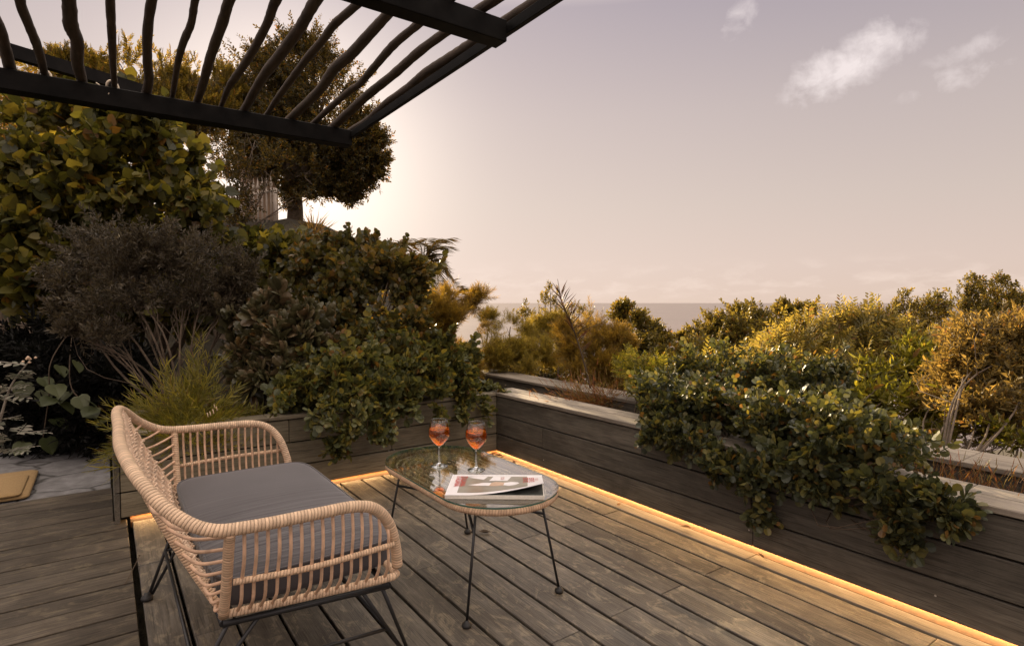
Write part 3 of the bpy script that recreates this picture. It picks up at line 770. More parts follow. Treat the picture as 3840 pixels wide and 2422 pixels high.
for j in range(8):
    k = .10 + j * .115; vv = .515 + (.43 - .515) * k
    pts = []
    for i in range(2 * n + 1):
        f = -1 + i / n; pts.append((-.008 - .185 * k ** 1.05 - .028 * math.sin(k * math.pi) * (1 - f * f) + (.012 if i % 2 else .002) * 1.1, f * vv, .35 + (.405 + .006 * (1 - abs(f))) * k + .004 * math.sin(i * 1.57)))
    mb = MB(); mb.tube(cw(pts), .0034, 6); mb.build('weft', M['cane_pale'], ch)
# cushion: rounded slab, piped edge
def cushion():
    mb = MB(); nx, ny = 26, 44; hx, hy = .262, .535; vs = []
    def outline(a, ex=hx, ey=hy): return a
    rings = [(-1.0, .970), (-.86, .995), (-.45, 1.006), (0, 1.008), (.55, 1.004), (.86, .992), (1.0, .965)]
    N = 96; prof = []
    def sq(t, rx, ry, n_=9):
        c, s_ = math.cos(t), math.sin(t)
        return rx * math.copysign(abs(c) ** (2 / n_), c), ry * math.copysign(abs(s_) ** (2 / n_), s_)
    H_ = .039
    for zf, k in rings:
        for i in range(N):
            x, y = sq(2 * math.pi * i / N, hx * 1, hy * 1); px, py = x - math.copysign((1 - k) * .26, x), y - math.copysign((1 - k) * .26, y)
            vs.append((px, py, zf * H_))
    fs = []; m = len(rings)
    for r in range(m - 1):
        for i in range(N): fs.append((r * N + i, r * N + (i + 1) % N, (r + 1) * N + (i + 1) % N, (r + 1) * N + i))
    base = len(vs)
    for q in (.88, .74, .5, .25):                            # crowned top
        for i in range(N):
            x, y = sq(2 * math.pi * i / N, hx * q, hy * (1 - (1 - q) * .55), 9 if q > .6 else 5)
            vs.append((x, y, H_ + .020 * (1 - q ** 3) * .9))
    tops = [(m - 1) * N] + [base + N * k for k in range(4)]
    for a, b in zip(tops[:-1], tops[1:]):
        for i in range(N): fs.append((a + i, a + (i + 1) % N, b + (i + 1) % N, b + i))
    fs.append(tuple(tops[-1] + i for i in range(N))); fs.append(tuple(range(N))[::-1])
    mb.add(vs, fs, None, True); o = mb.build('cushion', M['cushion'], ch, True); o.location = (.243, 0, .388)
    pm = MB(); pm.tube([(*[c * .999 for c in sq(2 * math.pi * i / N, hx - .002, hy - .002)], H_ * .90) for i in range(N)], .0042, 6, closed=True)
    pp = pm.build('piping', M['cushion'], o, True)
cushion()
mb = MB()
fr = [(.0, -.535, .318), (.432, -.595, .318), (.432, .595, .318), (0, .535, .318)]
for a, b in zip(fr, fr[1:] + fr[:1]): mb.tube(cw([a, b]), .0088, 8)
for v in (-.18, .18): mb.tube(cw([(0, v, .318), (.432, v, .318)]), .008, 8)
mb.build('steel_frame', M['black'], ch)
FEET = {}
for s in (-1, 1):
    for nm, f, tops in (('rear', (-.121, s * .441, 0), [(.012, s * .537, .318), (.085, s * .547, .318)]), ('front', (.545, s * .50, 0), [(.355, s * .585, .318), (.412, s * .592, .318)])):
        mb = MB()
        for t in tops:
            d = np.array(f) - np.array(t); e = np.array(t) + d * .95
            mb.tube(cw([t, e + (np.array(t) - np.array(tops[0])) * .10]), .0058, 8)
        lg = mb.build('leg', M['black'], ch)
        mb = MB(); mb.lathe([(0, .028), (.010, .028), (.012, .020), (.020, .015), (.022, .007), (.020, .001), (0, .001)], (CX + f[0], CY + f[1], 0), 16); mb.build('foot', M['rubber'], lg)
        FEET[(nm, s)] = np.array(f) * .5 + np.array(tops[0]) * .5
for a, b in ((('rear', -1), ('front', -1)), (('rear', 1), ('front', 1)), (('rear', -1), ('rear', 1)), (('front', -1), ('front', 1))):
    mb = MB(); mb.tube(cw([FEET[a], FEET[b]]), .0058, 8); mb.build('stretcher', M['black'], ch)

# ------------------------------------------------------------------ coffee table
TX, TY, TZ = -1.172, -1.500, .428
tb = thing('coffee_table', 'oval rattan coffee table with clear glass top and slim black legs', 'table', (TX, TY, 0))
def stadium(w, l, z, n=24):
    r = w; h = l - w; p = []
    for i in range(n): a = math.pi * i / (n - 1); p.append((r * math.cos(a), h + r * math.sin(a), z))
    for i in range(n): a = math.pi + math.pi * i / (n - 1); p.append((r * math.cos(a), -h + r * math.sin(a), z))
    return [(TX + x, TY + y, zz) for x, y, zz in p]
TW, TL = .236, .478
mb = MB(); mb.tube(stadium(TW - .010, TL - .010, TZ - .016), .0125, 14, closed=True); mb.build('rim', M['table_rim'], tb)
for k in range(6):
    w = TW - .048 - k * .0285
    mb = MB(); mb.tube(stadium(w, TL - .048 - k * .0285, TZ - .018), .0056, 8, closed=True); mb.build('cane_ring', M['table_cane'], tb)
mb = MB(); mb.tube([(TX, TY - TL + .2, TZ - .026), (TX, TY + TL - .2, TZ - .026)], .011, 8)
for yy in (-.26, .26): mb.tube([(TX - TW + .02, TY + yy, TZ - .031), (TX + TW - .02, TY + yy, TZ - .031)], .006, 6)
for a in np.linspace(0, 2 * math.pi, 10, endpoint=False):
    sy = 1 if math.sin(a) >= 0 else -1
    if abs(math.sin(a)) > .2: 
        c = (TX, TY + sy * (TL - TW)); mb.tube([(c[0] + .06 * math.cos(a), c[1] + .06 * math.sin(a), TZ - .031), (c[0] + (TW - .02) * math.cos(a), c[1] + (TW - .02) * math.sin(a), TZ - .031)], .005, 6)
mb.build('crossbars', M['table_cane'], tb)
out = stadium(TW + .004, TL + .004, TZ); n = len(out)
mb = MB(); mb.add([(x, y, TZ + .0005) for x, y, _ in out] , [tuple(range(n))[::-1]])
mb.add([(x, y, TZ + .0065) for x, y, _ in out], [tuple(range(n))]); gt = mb.build('glass_top', M['table_glass'], tb)
mb = MB(); o2 = stadium(TW + .0045, TL + .0045, TZ)
mb.add([(x, y, TZ + .0003) for x, y, _ in o2] + [(x, y, TZ + .0067) for x, y, _ in o2], [(i, (i + 1) % n, n + (i + 1) % n, n + i) for i in range(n)], None, True)
mb.build('edge', M['glass_edge'], gt)
LG = [((-.150, -.325), (-.213, -.364)), ((.150, -.325), (.213, -.367)), ((.150, .325), (.220, .348)), ((-.150, .325), (-.213, .355))]
MID = []
for (a, b), (c, d) in LG:
    top = np.array([TX + a, TY + b, TZ - .035]); bot_ = np.array([TX + c, TY + d, .012])
    mb = MB(); mb.tube([top, bot_], .0052, 10); lg = mb.build('leg', M['black'], tb)
    mb = MB(); mb.lathe([(0, .024), (.007, .024), (.009, .019), (.016, .015), (.0185, .008), (.0165, .001), (0, .001)], (TX + c, TY + d, 0), 20); mb.build('foot', M['rubber'], lg)
    MID.append(top * .80 + bot_ * .20)
mb = MB(); mb.tube([MID[1], MID[3]], .0055, 8); mb.build('stretcher', M['black'], tb)
mb = MB(); a, b = MID[0], MID[2]; mb.tube([a, (a + b) / 2 - (0, 0, .011), b], .0055, 8); mb.build('stretcher', M['black'], tb)

# ------------------------------------------------------------------ glasses
GZ = TZ + .0068
g1 = atz(1647.7 / K, 1747 / K, GZ); g2 = atz(1786 / K, 1761.5 / K, GZ)
def make_glass(c):
    t = thing('wine_glass', 'left one of two stemmed glasses of orange drink on the glass table', 'wine glass', (c[0], c[1], GZ), 'wine glasses on the coffee table')
    o = (c[0], c[1], GZ)
    outp = [(.0045, .088), (.012, .092), (.024, .103), (.036, .118), (.0445, .133), (.0475, .146), (.0470, .158), (.0435, .176), (.0390, .193), (.0348, .2065)]
    mb = MB(); mb.lathe(outp + [(r - .0009, z) for r, z in outp[::-1]], o, 40); mb.build('bowl', M['wine_glass'], t)
    mb = MB(); mb.lathe([(.0, .0005), (.036, .0005), (.0375, .0015), (.036, .0028), (.020, .0055), (.009, .010), (.0050, .018), (.0036, .035), (.0035, .060), (.0042, .080), (.0046, .0875), (0, .0878)], o, 32); mb.build('stem', M['solid_glass'], t)
    lq = [(0, .0905), (.0105, .0925), (.0225, .1035), (.0345, .1185), (.043, .1335), (.046, .146), (.0455, .158), (.0430, .1720), (0, .1720)]
    mb = MB(); mb.lathe(lq, o, 40); dr = mb.build('drink', M['drink'], t)
    for dx, dy, a in ((.004, .012, .2), (-.014, -.012, .9)):
        mb = MB(); mb.box((-.013, -.013, -.010), (.013, .013, .010), .004)
        rm = Matrix.Rotation(a, 3, 'Z') @ Matrix.Rotation(.25, 3, 'X')
        mb.v = [tuple(rm @ Vector(p) + Vector((o[0] + dx, o[1] + dy, o[2] + .1705))) for p in mb.v]
        mb.build('ice_cube', M['ice'], t)
    return t
ga = make_glass(g1)
def dup(root, loc):
    r = root.copy(); COL.objects.link(r); r.location = loc
    for c in list(root.children):
        d = c.copy(); COL.objects.link(d); d.parent = r; d.matrix_parent_inverse = c.matrix_parent_inverse.copy()
        for e in list(c.children):
            f = e.copy(); COL.objects.link(f); f.parent = d; f.matrix_parent_inverse = e.matrix_parent_inverse.copy()
    return r
gb = dup(ga, (g2[0], g2[1], GZ)); gb['label'] = 'right one of two stemmed glasses of orange drink, nearer the planter corner'

# ------------------------------------------------------------------ magazine
mz = GZ + .001
c00 = atz(1668 / K, 1870 / K, mz); c10 = atz(2041 / K, 1872 / K, mz)       # near (spine) edge, left and right
c01 = atz(1693 / K, 1779 / K, mz + .014); c11 = atz(2031 / K, 1780 / K, mz + .014)
ex = (c10 - c00); W_ = np.linalg.norm(ex[:2]); ex = ex / W_; ex[2] = 0
ey = np.array([-ex[1], ex[0], 0]); D_ = float((c01 - c00) @ ey); 
mg = thing('magazine', 'thick white magazine with red lettering lying on the glass table', 'magazine', tuple(c00))
def mp(u, v, z): return c00 + ex * u + ey * v + np.array([0, 0, z])
mb = MB(); e_ = .0005
pv = [mp(0, 0, 0), mp(W_, 0, 0), mp(W_, D_, 0), mp(0, D_, 0), mp(0, 0, .013), mp(W_, 0, .013), mp(W_, D_, .013), mp(0, D_, .013)]
mb.add(pv, [(3, 2, 1, 0), (4, 5, 6, 7), (0, 1, 5, 4), (1, 2, 6, 5), (2, 3, 7, 6), (3, 0, 4, 7)]); mb.build('pages', M['pages'], mg)
mb = MB(); mb.add([mp(W_ * .30, .004, .0134), mp(W_ - .003, .004, .0134), mp(W_ - .003, D_ * .6, .0134), mp(W_ * .30, D_ * .6, .0134)], [(0, 1, 2, 3)]); mb.build('first_page', M['photo_dark'], mg)
# cover curls up at the near right corner
def cov(u, v):
    a = max(0, (u / W_ - .22) / .78); b = max(0, 1 - v / D_)
    return .0142 + .030 * a ** 1.8 * b ** 1.3, v + .050 * a ** 1.6 * b ** 1.6
def patch(name, u0, u1, v0, v1, lift, mat, nx=28, ny=20, parent=None):
    mb = MB(); vs = []
    for j in range(ny + 1):
        for i in range(nx + 1):
            u = u0 + (u1 - u0) * i / nx; v = v0 + (v1 - v0) * j / ny; z, vv = cov(u, v); vs.append(mp(u, vv, z + lift))
    mb.add(vs, [(j * (nx + 1) + i, j * (nx + 1) + i + 1, (j + 1) * (nx + 1) + i + 1, (j + 1) * (nx + 1) + i) for j in range(ny) for i in range(nx)], None, True)
    return mb.build(name, mat, parent or mg)
cv = patch('cover', 0, W_, 0, D_, 0, M['paper'])
ph = patch('cover_picture', W_ * .115, W_ * .835, D_ * .10, D_ * .90, .0005, M['photo_ink'], parent=cv)
def blobp(name, pts, mat, lift):
    mb = MB(); c = np.mean(pts, axis=0); vs = []
    for u, v in [tuple(c)] + list(pts):
        z, vv = cov(u * W_, v * D_); vs.append(mp(u * W_, vv, z + lift))
    n = len(pts); mb.add(vs, [(0, 1 + i, 1 + (i + 1) % n) for i in range(n)]); return mb.build(name, mat, cv)
blobp('printed_card', [(.42, .66), (.62, .64), (.66, .88), (.46, .89)], M['paper'], .0009)
blobp('printed_cloth', [(.18, .84), (.36, .72), (.40, .89), (.26, .89)], M['paper'], .0009)
blobp('printed_arm', [(.40, .40), (.50, .36), (.60, .38), (.62, .52), (.50, .60), (.42, .52)], M['skin_ink'], .0009)
blobp('printed_sleeve', [(.20, .46), (.30, .42), (.43, .40), (.45, .54), (.36, .56), (.28, .50)], M['paper'], .0012)
blobp('printed_glove', [(.58, .38), (.64, .31), (.71, .33), (.75, .42), (.73, .50), (.66, .55), (.59, .52)], M['paper'], .0012)
def lettering(txt, u, v, size, mat, sx=1.0, lift=.0016, name='lettering'):
    fc = bpy.data.curves.new(name, 'FONT'); fc.body = txt; fc.size = size; fc.offset = size * .018; fc.resolution_u = 3
    fo = bpy.data.objects.new('tmp', fc); COL.objects.link(fo)
    bpy.context.view_layer.update()
    me = bpy.data.meshes.new_from_object(fo.evaluated_get(bpy.context.evaluated_depsgraph_get()))
    bpy.data.objects.remove(fo)
    co = [v_.co.copy() for v_ in me.vertices]
    for v_, c in zip(me.vertices, co):          # text x runs towards the spine, letter tops point right
        uu = u + c.y * 1.0; vv0 = v - c.x * sx; z, vv = cov(uu, vv0); v_.co = Vector(mp(uu, vv, z + lift))
    me.materials.append(mat); o = bpy.data.objects.new(name, me); COL.objects.link(o); put(o, cv)
lettering('ITALIANA', W_ * .058, D_ * .90, .030, M['red_ink'], .98)
lettering('ITALIANA', W_ * .118, D_ * .90, .030, M['red_ink'], .98)
lettering('ESTATE', W_ * .79, D_ * .80, .028, M['red_ink'], 1.0)
lettering('ESTATE', W_ * .855, D_ * .78, .028, M['red_ink'], 1.0)
lettering('ITALY SE', W_ * .92, D_ * .74, .016, M['pink_ink'], 1.0)
lettering('TOSI', W_ * .545, D_ * .86, .020, M['pink_ink'], .9)
# ------------------------------------------------------------------ small loose things
def flatleaf(name, c, size, rot, mat, label, cat, group, curl=.3):
    mb = MB(); n = 10; vs = []
    for i in range(n):
        a = 2 * math.pi * i / n; rr = size * (.5 + .12 * math.cos(2 * a) + random.uniform(-.05, .05))
        vs.append((rr * math.cos(a) * 1.5, rr * math.sin(a) * .8, size * curl * (abs(math.sin(a)) ** 2 * .6 + .3 * math.cos(a) ** 2) * random.uniform(.7, 1.2)))
    vs.append((0, 0, .001)); rm = Matrix.Rotation(rot, 3, 'Z')
    vs = [tuple(rm @ Vector(v) + Vector((c[0], c[1], c[2]))) for v in vs]
    mb.add(vs, [(i, (i + 1) % n, n) for i in range(n)], None, False)
    mb.tube([vs[5], tuple(np.array(vs[5]) + (np.array(vs[5]) - np.array(vs[0])) * .4)], size * .02, 4)
    return tag(mb.build(name, mat), label, cat, group)
G_ = 'fallen leaves on the deck'
for x, y, s, rt, lab in ((1162, 1068, .05, .4, 'dry curled leaf tucked deepest in the lit deck corner'), (1172, 1072, .04, 1.9, 'crumpled dry leaf lying right beside the deck corner joint'),
                     (1151, 1071, .035, 2.6, 'small dry leaf on the corner pile, nearest the back wall'), (1208, 1090, .045, .9, 'single yellow dry leaf on the lit strip past the corner'),
                     (1805, 1301, .03, 1.0, 'small dry leaf on the lit strip at its board joint'), (1676, 1217, .03, 2.2, 'thin dry leaf curled against the lit plinth of the right wall'),
                     (1250, 1118, .03, .3, 'tiny dry leaf on the lit strip under the glass table edge'), (1456, 1187 , .028, .5, 'dry husk lying by the pine plinth of the right wall'),
                     (1180, 1076, .03, 4, 'flat brown leaf at the right end of the corner pile')):
    p = atz(x, y, .003)
    flatleaf('fallen_leaf', (min(p[0], -.012), p[1], .004), s, rt, M['dryleaf'], lab, 'leaf', G_, .5)
p = atz(1806, 2008, 0)
p = atz(1132, 1257, 0); flatleaf('fallen_leaf', (p[0] + .02, p[1], .004), .035, 2.4, M['twig'], 'brown folded leaf lying in a deck gap behind the near table leg', 'leaf', G_, .7)
p = atz(917, 1119, 0); flatleaf('fallen_leaf', (p[0], p[1], .004), .022, 1.4, M['twig'], 'tiny dark seed leaf in a deck gap before the back planter wall', 'leaf', G_, .8)
a = atz(294, 1373, .004); b = atz(328, 1306, .012)
mb = MB(); mb.tube(curve([a, (np.array(a) + b) / 2 + (0.004, 0, .006), b], 5), .0016, 5); mb.lathe([(0, -.004), (.004, -.002), (.004, .003), (0, .005)], tuple(b), 8)
tag(mb.build('dry_stalk', M['twig']), 'thin dark dry stalk with a seed head lying across the deck divider', 'twig')
# folded mat on the stone path
mb = MB(); p0 = atz(0, 1184, .0); q0 = atz(42, 1172, 0); q1 = atz(81, 1108, 0)
x1 = q0[0]; 
def slab(mb, poly, z0, z1, puff):
    n = len(poly); c = np.mean(poly, axis=0); rows = [(z0, 1.0), (z0 + (z1 - z0) * .3, 1.012), (z1 - .008, 1.0), (z1, .96), (z1 + puff * .6, .72), (z1 + puff, .3)]
    vs = []
    for z, k in rows: vs += [(c[0] + (x - c[0]) * k, c[1] + (y - c[1]) * k, z) for x, y in poly]
    fs = []
    for r in range(len(rows) - 1): fs += [(r * n + i, r * n + (i + 1) % n, (r + 1) * n + (i + 1) % n, (r + 1) * n + i) for i in range(n)]
    fs.append(tuple((len(rows) - 1) * n + i for i in range(n))); mb.add(vs, fs, None, True)
def rpoly(x0, y0, x1, y1, sk, n=8):
    r = .03; pts = []
    for cx, cy, a0 in ((x1 - r, y1 - r, 0), (x0 + r, y1 - r, 90), (x0 + r, y0 + r, 180), (x1 - r, y0 + r, 270)):
        for k in range(n): a = R(a0 + 90 * k / (n - 1)); pts.append((cx + r * math.cos(a) + sk * (cy - y0), cy + r * math.sin(a)))
    return pts
mt = thing('seat_mat', 'sandy folded mat lying on the stone path at the left', 'mat', (-3.2, 1.1, 0))
mb = MB(); slab(mb, rpoly(-3.75, .80, -2.80, 1.45, .0), .0, .022, .003); mb.build('lower_layer', M['mat'], mt)
mb = MB(); slab(mb, rpoly(-3.75, .79, -2.835, 1.27, .0), .0232, .040, .008); mb.build('upper_layer', M['mat'], mt)

# ------------------------------------------------------------------ things far at the left: white fence, wall, stone wall
fd = 9.4
wl = thing('garden_wall', 'low cream plastered garden wall under the white spear railing', 'wall', tuple(at(610, 600, fd)))
a = at(555, 545, fd + .4); b = at(648, 545, fd - .3)
def upright(mb, p, q, z0, z1, th):
    d = q[:2] - p[:2]; d = d / np.linalg.norm(d); nn = np.array([-d[1], d[0]]) * th
    vs = [(*(p[:2] - nn), z0), (*(q[:2] - nn), z0), (*(q[:2] + nn), z0), (*(p[:2] + nn), z0), (*(p[:2] - nn), z1), (*(q[:2] - nn), z1), (*(q[:2] + nn), z1), (*(p[:2] + nn), z1)]
    mb.add(vs, [(3, 2, 1, 0), (4, 5, 6, 7), (0, 1, 5, 4), (1, 2, 6, 5), (2, 3, 7, 6), (3, 0, 4, 7)])
mb = MB(); upright(mb, a + (a - b) * .3, b, .6, at(600, 548, fd)[2], .09); mb.build('wall_body', M['plaster'], wl)
mb = MB(); zc = at(600, 548, fd)[2]; upright(mb, a + (a - b) * .32, b + (b - a) * .03, zc + .001, zc + .05, .11); mb.build('coping', M['plaster'], wl)
pc = at(608, 420, fd + 1.2)
gp = thing('gate_pillar', 'cream gate pillar with a flat cap behind the white railing', 'pillar', (pc[0], pc[1], 1.0))
mb = MB(); mb.box((pc[0] - .28, pc[1] - .25, .8), (pc[0] + .28, pc[1] + .25, at(600, 395, fd + 1.2)[2]), .01); mb.build('shaft', M['plaster'], gp)
mb = MB(); zt = at(600, 395, fd + 1.2)[2]; mb.box((pc[0] - .34, pc[1] - .31, zt + .001), (pc[0] + .34, pc[1] + .31, zt + .10), .015); mb.build('cap', M['plaster'], gp)
fn = thing('spear_railing', 'white steel railing with spear tops on the cream wall', 'railing', tuple(at(610, 560, fd)))
ztop = at(620, 448, fd)[2]; mb = MB(); e0 = a + (a - b) * .2
for z in (zc + .10, ztop - .06): mb.tube([(e0[0], e0[1], z), (b[0], b[1], z)], .018, 6)
mb.build('rails', M['white'], fn)
mb = MB(); mb.tube([(b[0], b[1], zc + .05), (b[0], b[1], ztop - .03)], .035, 8); mb.build('end_post', M['white'], fn)
for i in range(11):
    p = e0 + (b - e0) * (i + .4) / 11.3
    mb = MB(); mb.tube([(p[0], p[1], zc + .06), (p[0], p[1], ztop)], .014, 6)
    mb.lathe([(0, -.01), (.026, .03), (.030, .05), (.016, .10), (0, .21)], (p[0], p[1], ztop), 8); mb.build('picket', M['white'], fn)
sw = thing('stone_wall', 'rough stone retaining wall glimpsed behind the shrubs', 'wall', tuple(at(400, 900, 6.6)))
mb = MB(); p = at(-260, 800, 6.3); q = at(790, 800, 6.5); upright(mb, p, q, -.4, 1.25, .2); mb.build('wall_body', M['rubble'], sw)

# ------------------------------------------------------------------ vegetation
rx = lambda *a: a
T_VINE = [twig('heart', 6, .13, .068, (45, 100), .004, 'spiral', .25, s, .1) for s in (1, 2, 3)]
T_ROUND = [twig('round', 8, .070, .041, (25, 85), .0025, 'pairs', 0, s, .15) for s in (4, 5, 6)]
T_CREEP = [twig('round', 7, .052, .037, (20, 90), .0018, 'pairs', 0, s, .15) for s in (7, 8, 9)]
T_CREEPR = [twig('round', 7, .050, .031, (20, 92), .002, 'pairs', 0, s, .1) for s in (17, 18, 19)]
T_NEEDLE = [twig('lance', 12, .085, .030, (25, 75), .0016, 'spiral', 0, s, .08) for s in (10, 11, 12)]
T_SOFT = [twig('needle', 22, .085, .036, (25, 75), .0012, 'spiral', 0, s, .05) for s in (13, 14, 15)]
T_TREE = [twig('oval', 8, .13, .058, (35, 80), .003, 'spiral', .15, s, .1) for s in (20, 21, 22)]
T_HEDGE = [twig('lance', 11, .17, .075, (22, 50), .004, 'feather', .1, s, .05) for s in (23, 24, 25)]
T_OLIVE = [twig('oval', 9, .11, .048, (28, 65), .003, 'spiral', 0, s, .05) for s in (26, 27, 28)]
T_DARK = [twig('lance', 8, .10, .060, (35, 85), .002, 'spiral', .1, s) for s in (29, 30)]
T_FERN = [twig('lance', 20, .22, .062, (55, 75), .003, 'feather', .35, s, .08, .1) for s in (31, 32, 33)]
T_RUST = [twig('lance', 18, .13, .030, (40, 65), .0015, 'spiral', .1, s, .05) for s in (34, 35, 36)]
T_LANCE = [twig('lance', 7, .11, .070, (35, 80), .002, 'spiral', .15, s) for s in (37, 38, 39)]
T_JADE = [twig('fat', 9, .06, .085, (12, 80), .005, 'pairs', 0, s, .1) for s in (40, 41, 42)]
gz = lambda p, dz=0.: np.array([p[0], p[1], ground_z(p[0], p[1]) + dz])
bed = lambda x, y, d, z=.39: np.array([*at(x, y, d)[:2], z])

# tall things at the back left
def tree(name, label, base, top, blobs, mat, temps, bark, r0, group=None, **kw):
    t = thing(name, label, 'tree', tuple(base), group)
    kw.setdefault('tl', max(float(np.ptp(q[0][:, 1])) for q in temps))
    P, D, sz, C_ = crown(blobs, **kw)
    foliage('crown', L[mat], temps, P, D, sz, t)
    mb = MB(); p = curve([base - (0, 0, .3), (np.array(base) + top) / 2 + RNG.normal(size=3) * .08, top], 8)
    mb.tube(p, [r0 * (1 - .45 * i / (len(p) - 1)) for i in range(len(p))], 12); limbs(mb, top, C_, r0 * .38, 5)
    mb.build('trunk', M[bark], t); return t
tb_ = at(690, 560, 10.2)
tree('leafy_tree', 'tall dark small-leaved tree with the sun burning through its crown', tb_, at(688, 420, 10.2),
     B((690, 465, 36, 10), (745, 462, 34, 9.9), (820, 460, 30, 9.9), (600, 380, 60, 10.8), (560, 420, 50, 11), (540, 340, 60, 11), (870, 420, 30, 10), (890, 385, 24, 10), (820, 470, 24, 10), (880, 330, 28, 10), (690, 110, 24, 10.4), (740, 140, 40, 10.3), (620, 150, 40, 10.6), (840, 290, 40, 10), (700, 170, 80, 10.4), (650, 250, 95, 10.6), (760, 230, 85, 10.2), (700, 330, 110, 10.2), (800, 330, 85, 10), (840, 395, 66, 10), (730, 410, 80, 9.8), (620, 350, 70, 10.4), (790, 440, 48, 9.9), (870, 350, 34, 10), (660, 430, 50, 10.6), (580, 300, 70, 10.8), (715, 120, 34, 10.4)),
     'tree', T_TREE, 'bark', .17, subs=34, per=26, up=.1, jit=.9, size=(.65, 1.05), thr=.24, spr=4.0)
plant('lace_shrub', 'airy small leaved shrub before the white railing, riddled with bright sun gaps', 'shrub', gz(at(560, 620, 8.6)), B((560, 400, 50, 8.6), (590, 460, 50, 8.6), (640, 400, 50, 8.8), (560, 510, 46, 8.4), (520, 440, 50, 8.6), (530, 360, 50, 8.8), (480, 400, 50, 8.6), (690, 470, 34, 9), (600, 330, 46, 9)), 'tree', T_TREE, r0=.02, stem='bark', subs=14, per=14, jit=.9, up=.1, thr=.24, size=(.6, .95))
for rows, lab in ((((150, 180, 60, 9), (110, 240, 70, 9), (180, 260, 70, 9), (130, 330, 80, 8.8)), 'leftmost bushy conifer of the hedge behind the pergola beam'),
                  (((220, 170, 50, 9.2), (300, 175, 60, 9.2), (250, 240, 80, 9.2), (330, 270, 80, 9)), 'middle bushy conifer of the hedge behind the pergola beam'),
                  (((390, 195, 55, 9.6), (450, 200, 50, 9.6), (420, 270, 80, 9.4), (520, 210, 55, 9.8), (500, 290, 80, 9.6), (560, 250, 50, 10)), 'rightmost bushy conifer of the hedge, beside the tall tree')):
    c = at(rows[0][0], 560, rows[0][3]); tree('hedge_conifer', lab, gz(c), at(rows[0][0], 330, rows[0][3]), B(*rows), 'hedge', T_HEDGE, 'bark', .09, 'hedge conifers', subs=26, per=26, subr=.34, up=.8, jit=.5, inner=.3)
c = at(20, 700, 5.6); plant('yellowing_shrub', 'shrub with yellowing amber leaves at the far left edge', 'shrub', gz(c), B((30, 290, 75, 5.6), (75, 235, 45, 5.8), (10, 370, 70, 5.6), (60, 345, 40, 5.3)), 'amber', T_LANCE, r0=.025, subs=14, per=13, stem='bark')
c = at(330, 760, 5.2)
plant('leafy_vine_shrub', 'big sprawling shrub with large heart shaped green leaves', 'shrub', gz(c),
      B((120, 320, 80, 5.2), (230, 290, 80, 5.2), (330, 330, 80, 5.1), (300, 420, 110, 5.0), (400, 410, 70, 5.2), (120, 440, 110, 5.0), (210, 520, 110, 4.9), (420, 490, 80, 5.1), (70, 560, 110, 4.9), (480, 480, 34, 5.3), (60, 680, 100, 4.8), (160, 640, 90, 4.9), (470, 545, 60, 5.0), (350, 560, 100, 5.2), (230, 700, 120, 5.1), (420, 680, 110, 5.3), (0, 470, 70, 5)),
      'vine', T_VINE, r0=.03, subs=30, per=26, up=.0, jit=1.0, size=(.5, 1.45), stem='bark', thr=.03, spr=1.5)
c = at(610, 760, 5.6)
plant('leafy_vine_shrub', 'smaller heart leaved climbing shrub in front of the white railing', 'shrub', gz(c),
      B((580, 590, 45, 5.6), (640, 585, 40, 5.6), (600, 620, 60, 5.5), (670, 610, 55, 5.4), (690, 595, 28, 5.5), (560, 690, 70, 5.4), (640, 690, 60, 5.4), (560, 620, 50, 5.6)), 'vine', T_VINE, r0=.02, subs=14, per=7, size=(.6, 1.2), jit=1.0, up=0, stem='bark', spr=1.5)
# dark understory and loose hanging leaves by the path
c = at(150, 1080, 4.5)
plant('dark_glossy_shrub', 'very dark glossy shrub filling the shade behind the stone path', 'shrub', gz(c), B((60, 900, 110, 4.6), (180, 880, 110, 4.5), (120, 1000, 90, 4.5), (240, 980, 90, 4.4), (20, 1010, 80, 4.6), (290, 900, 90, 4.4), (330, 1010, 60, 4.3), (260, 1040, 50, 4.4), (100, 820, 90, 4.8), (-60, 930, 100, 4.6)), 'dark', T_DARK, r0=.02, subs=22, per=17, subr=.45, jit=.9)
hv = thing('hanging_vine', 'few pale heart shaped leaves hanging in the dark shade by the path', 'vine', tuple(at(150, 800, 4.0)))
hp = np.array([at(*q) for q in ((100, 888, 4.1), (128, 905, 4.05), (105, 920, 4.1), (122, 935, 4.0), (150, 945, 4.1), (160, 920, 4.15), (185, 932, 4.0), (205, 940, 4.0), (222, 957, 4.0), (212, 968, 4.05), (180, 850, 4.1), (130, 985, 4.2), (250, 985, 4.1), (60, 900, 4.1), (140, 860, 4.1), (110, 1030, 4.2), (60, 1040, 4.2))])
hd = np.array([[RNG.uniform(-.6, .6), RNG.uniform(-.9, -.3), RNG.uniform(-.6, .1)] for _ in hp])
bulk('foliage', L['vine_dark'], [inst(leaf('heart'), hp, rotm(hd, RNG.uniform(-.6, .6, len(hp))), RNG.uniform(.09, .135, len(hp)))], hv)
mb = MB(); mb.tube(curve([at(170, 770, 4.4), at(120, 850, 4.1), at(115, 930, 4.1), at(100, 1040, 4.2)], 6), .004, 5); mb.tube(curve([at(170, 770, 4.4), at(165, 900, 4.1), at(205, 950, 4.05), at(250, 985, 4.1)], 6), .004, 5); mb.build('stems', M['twig'], hv)
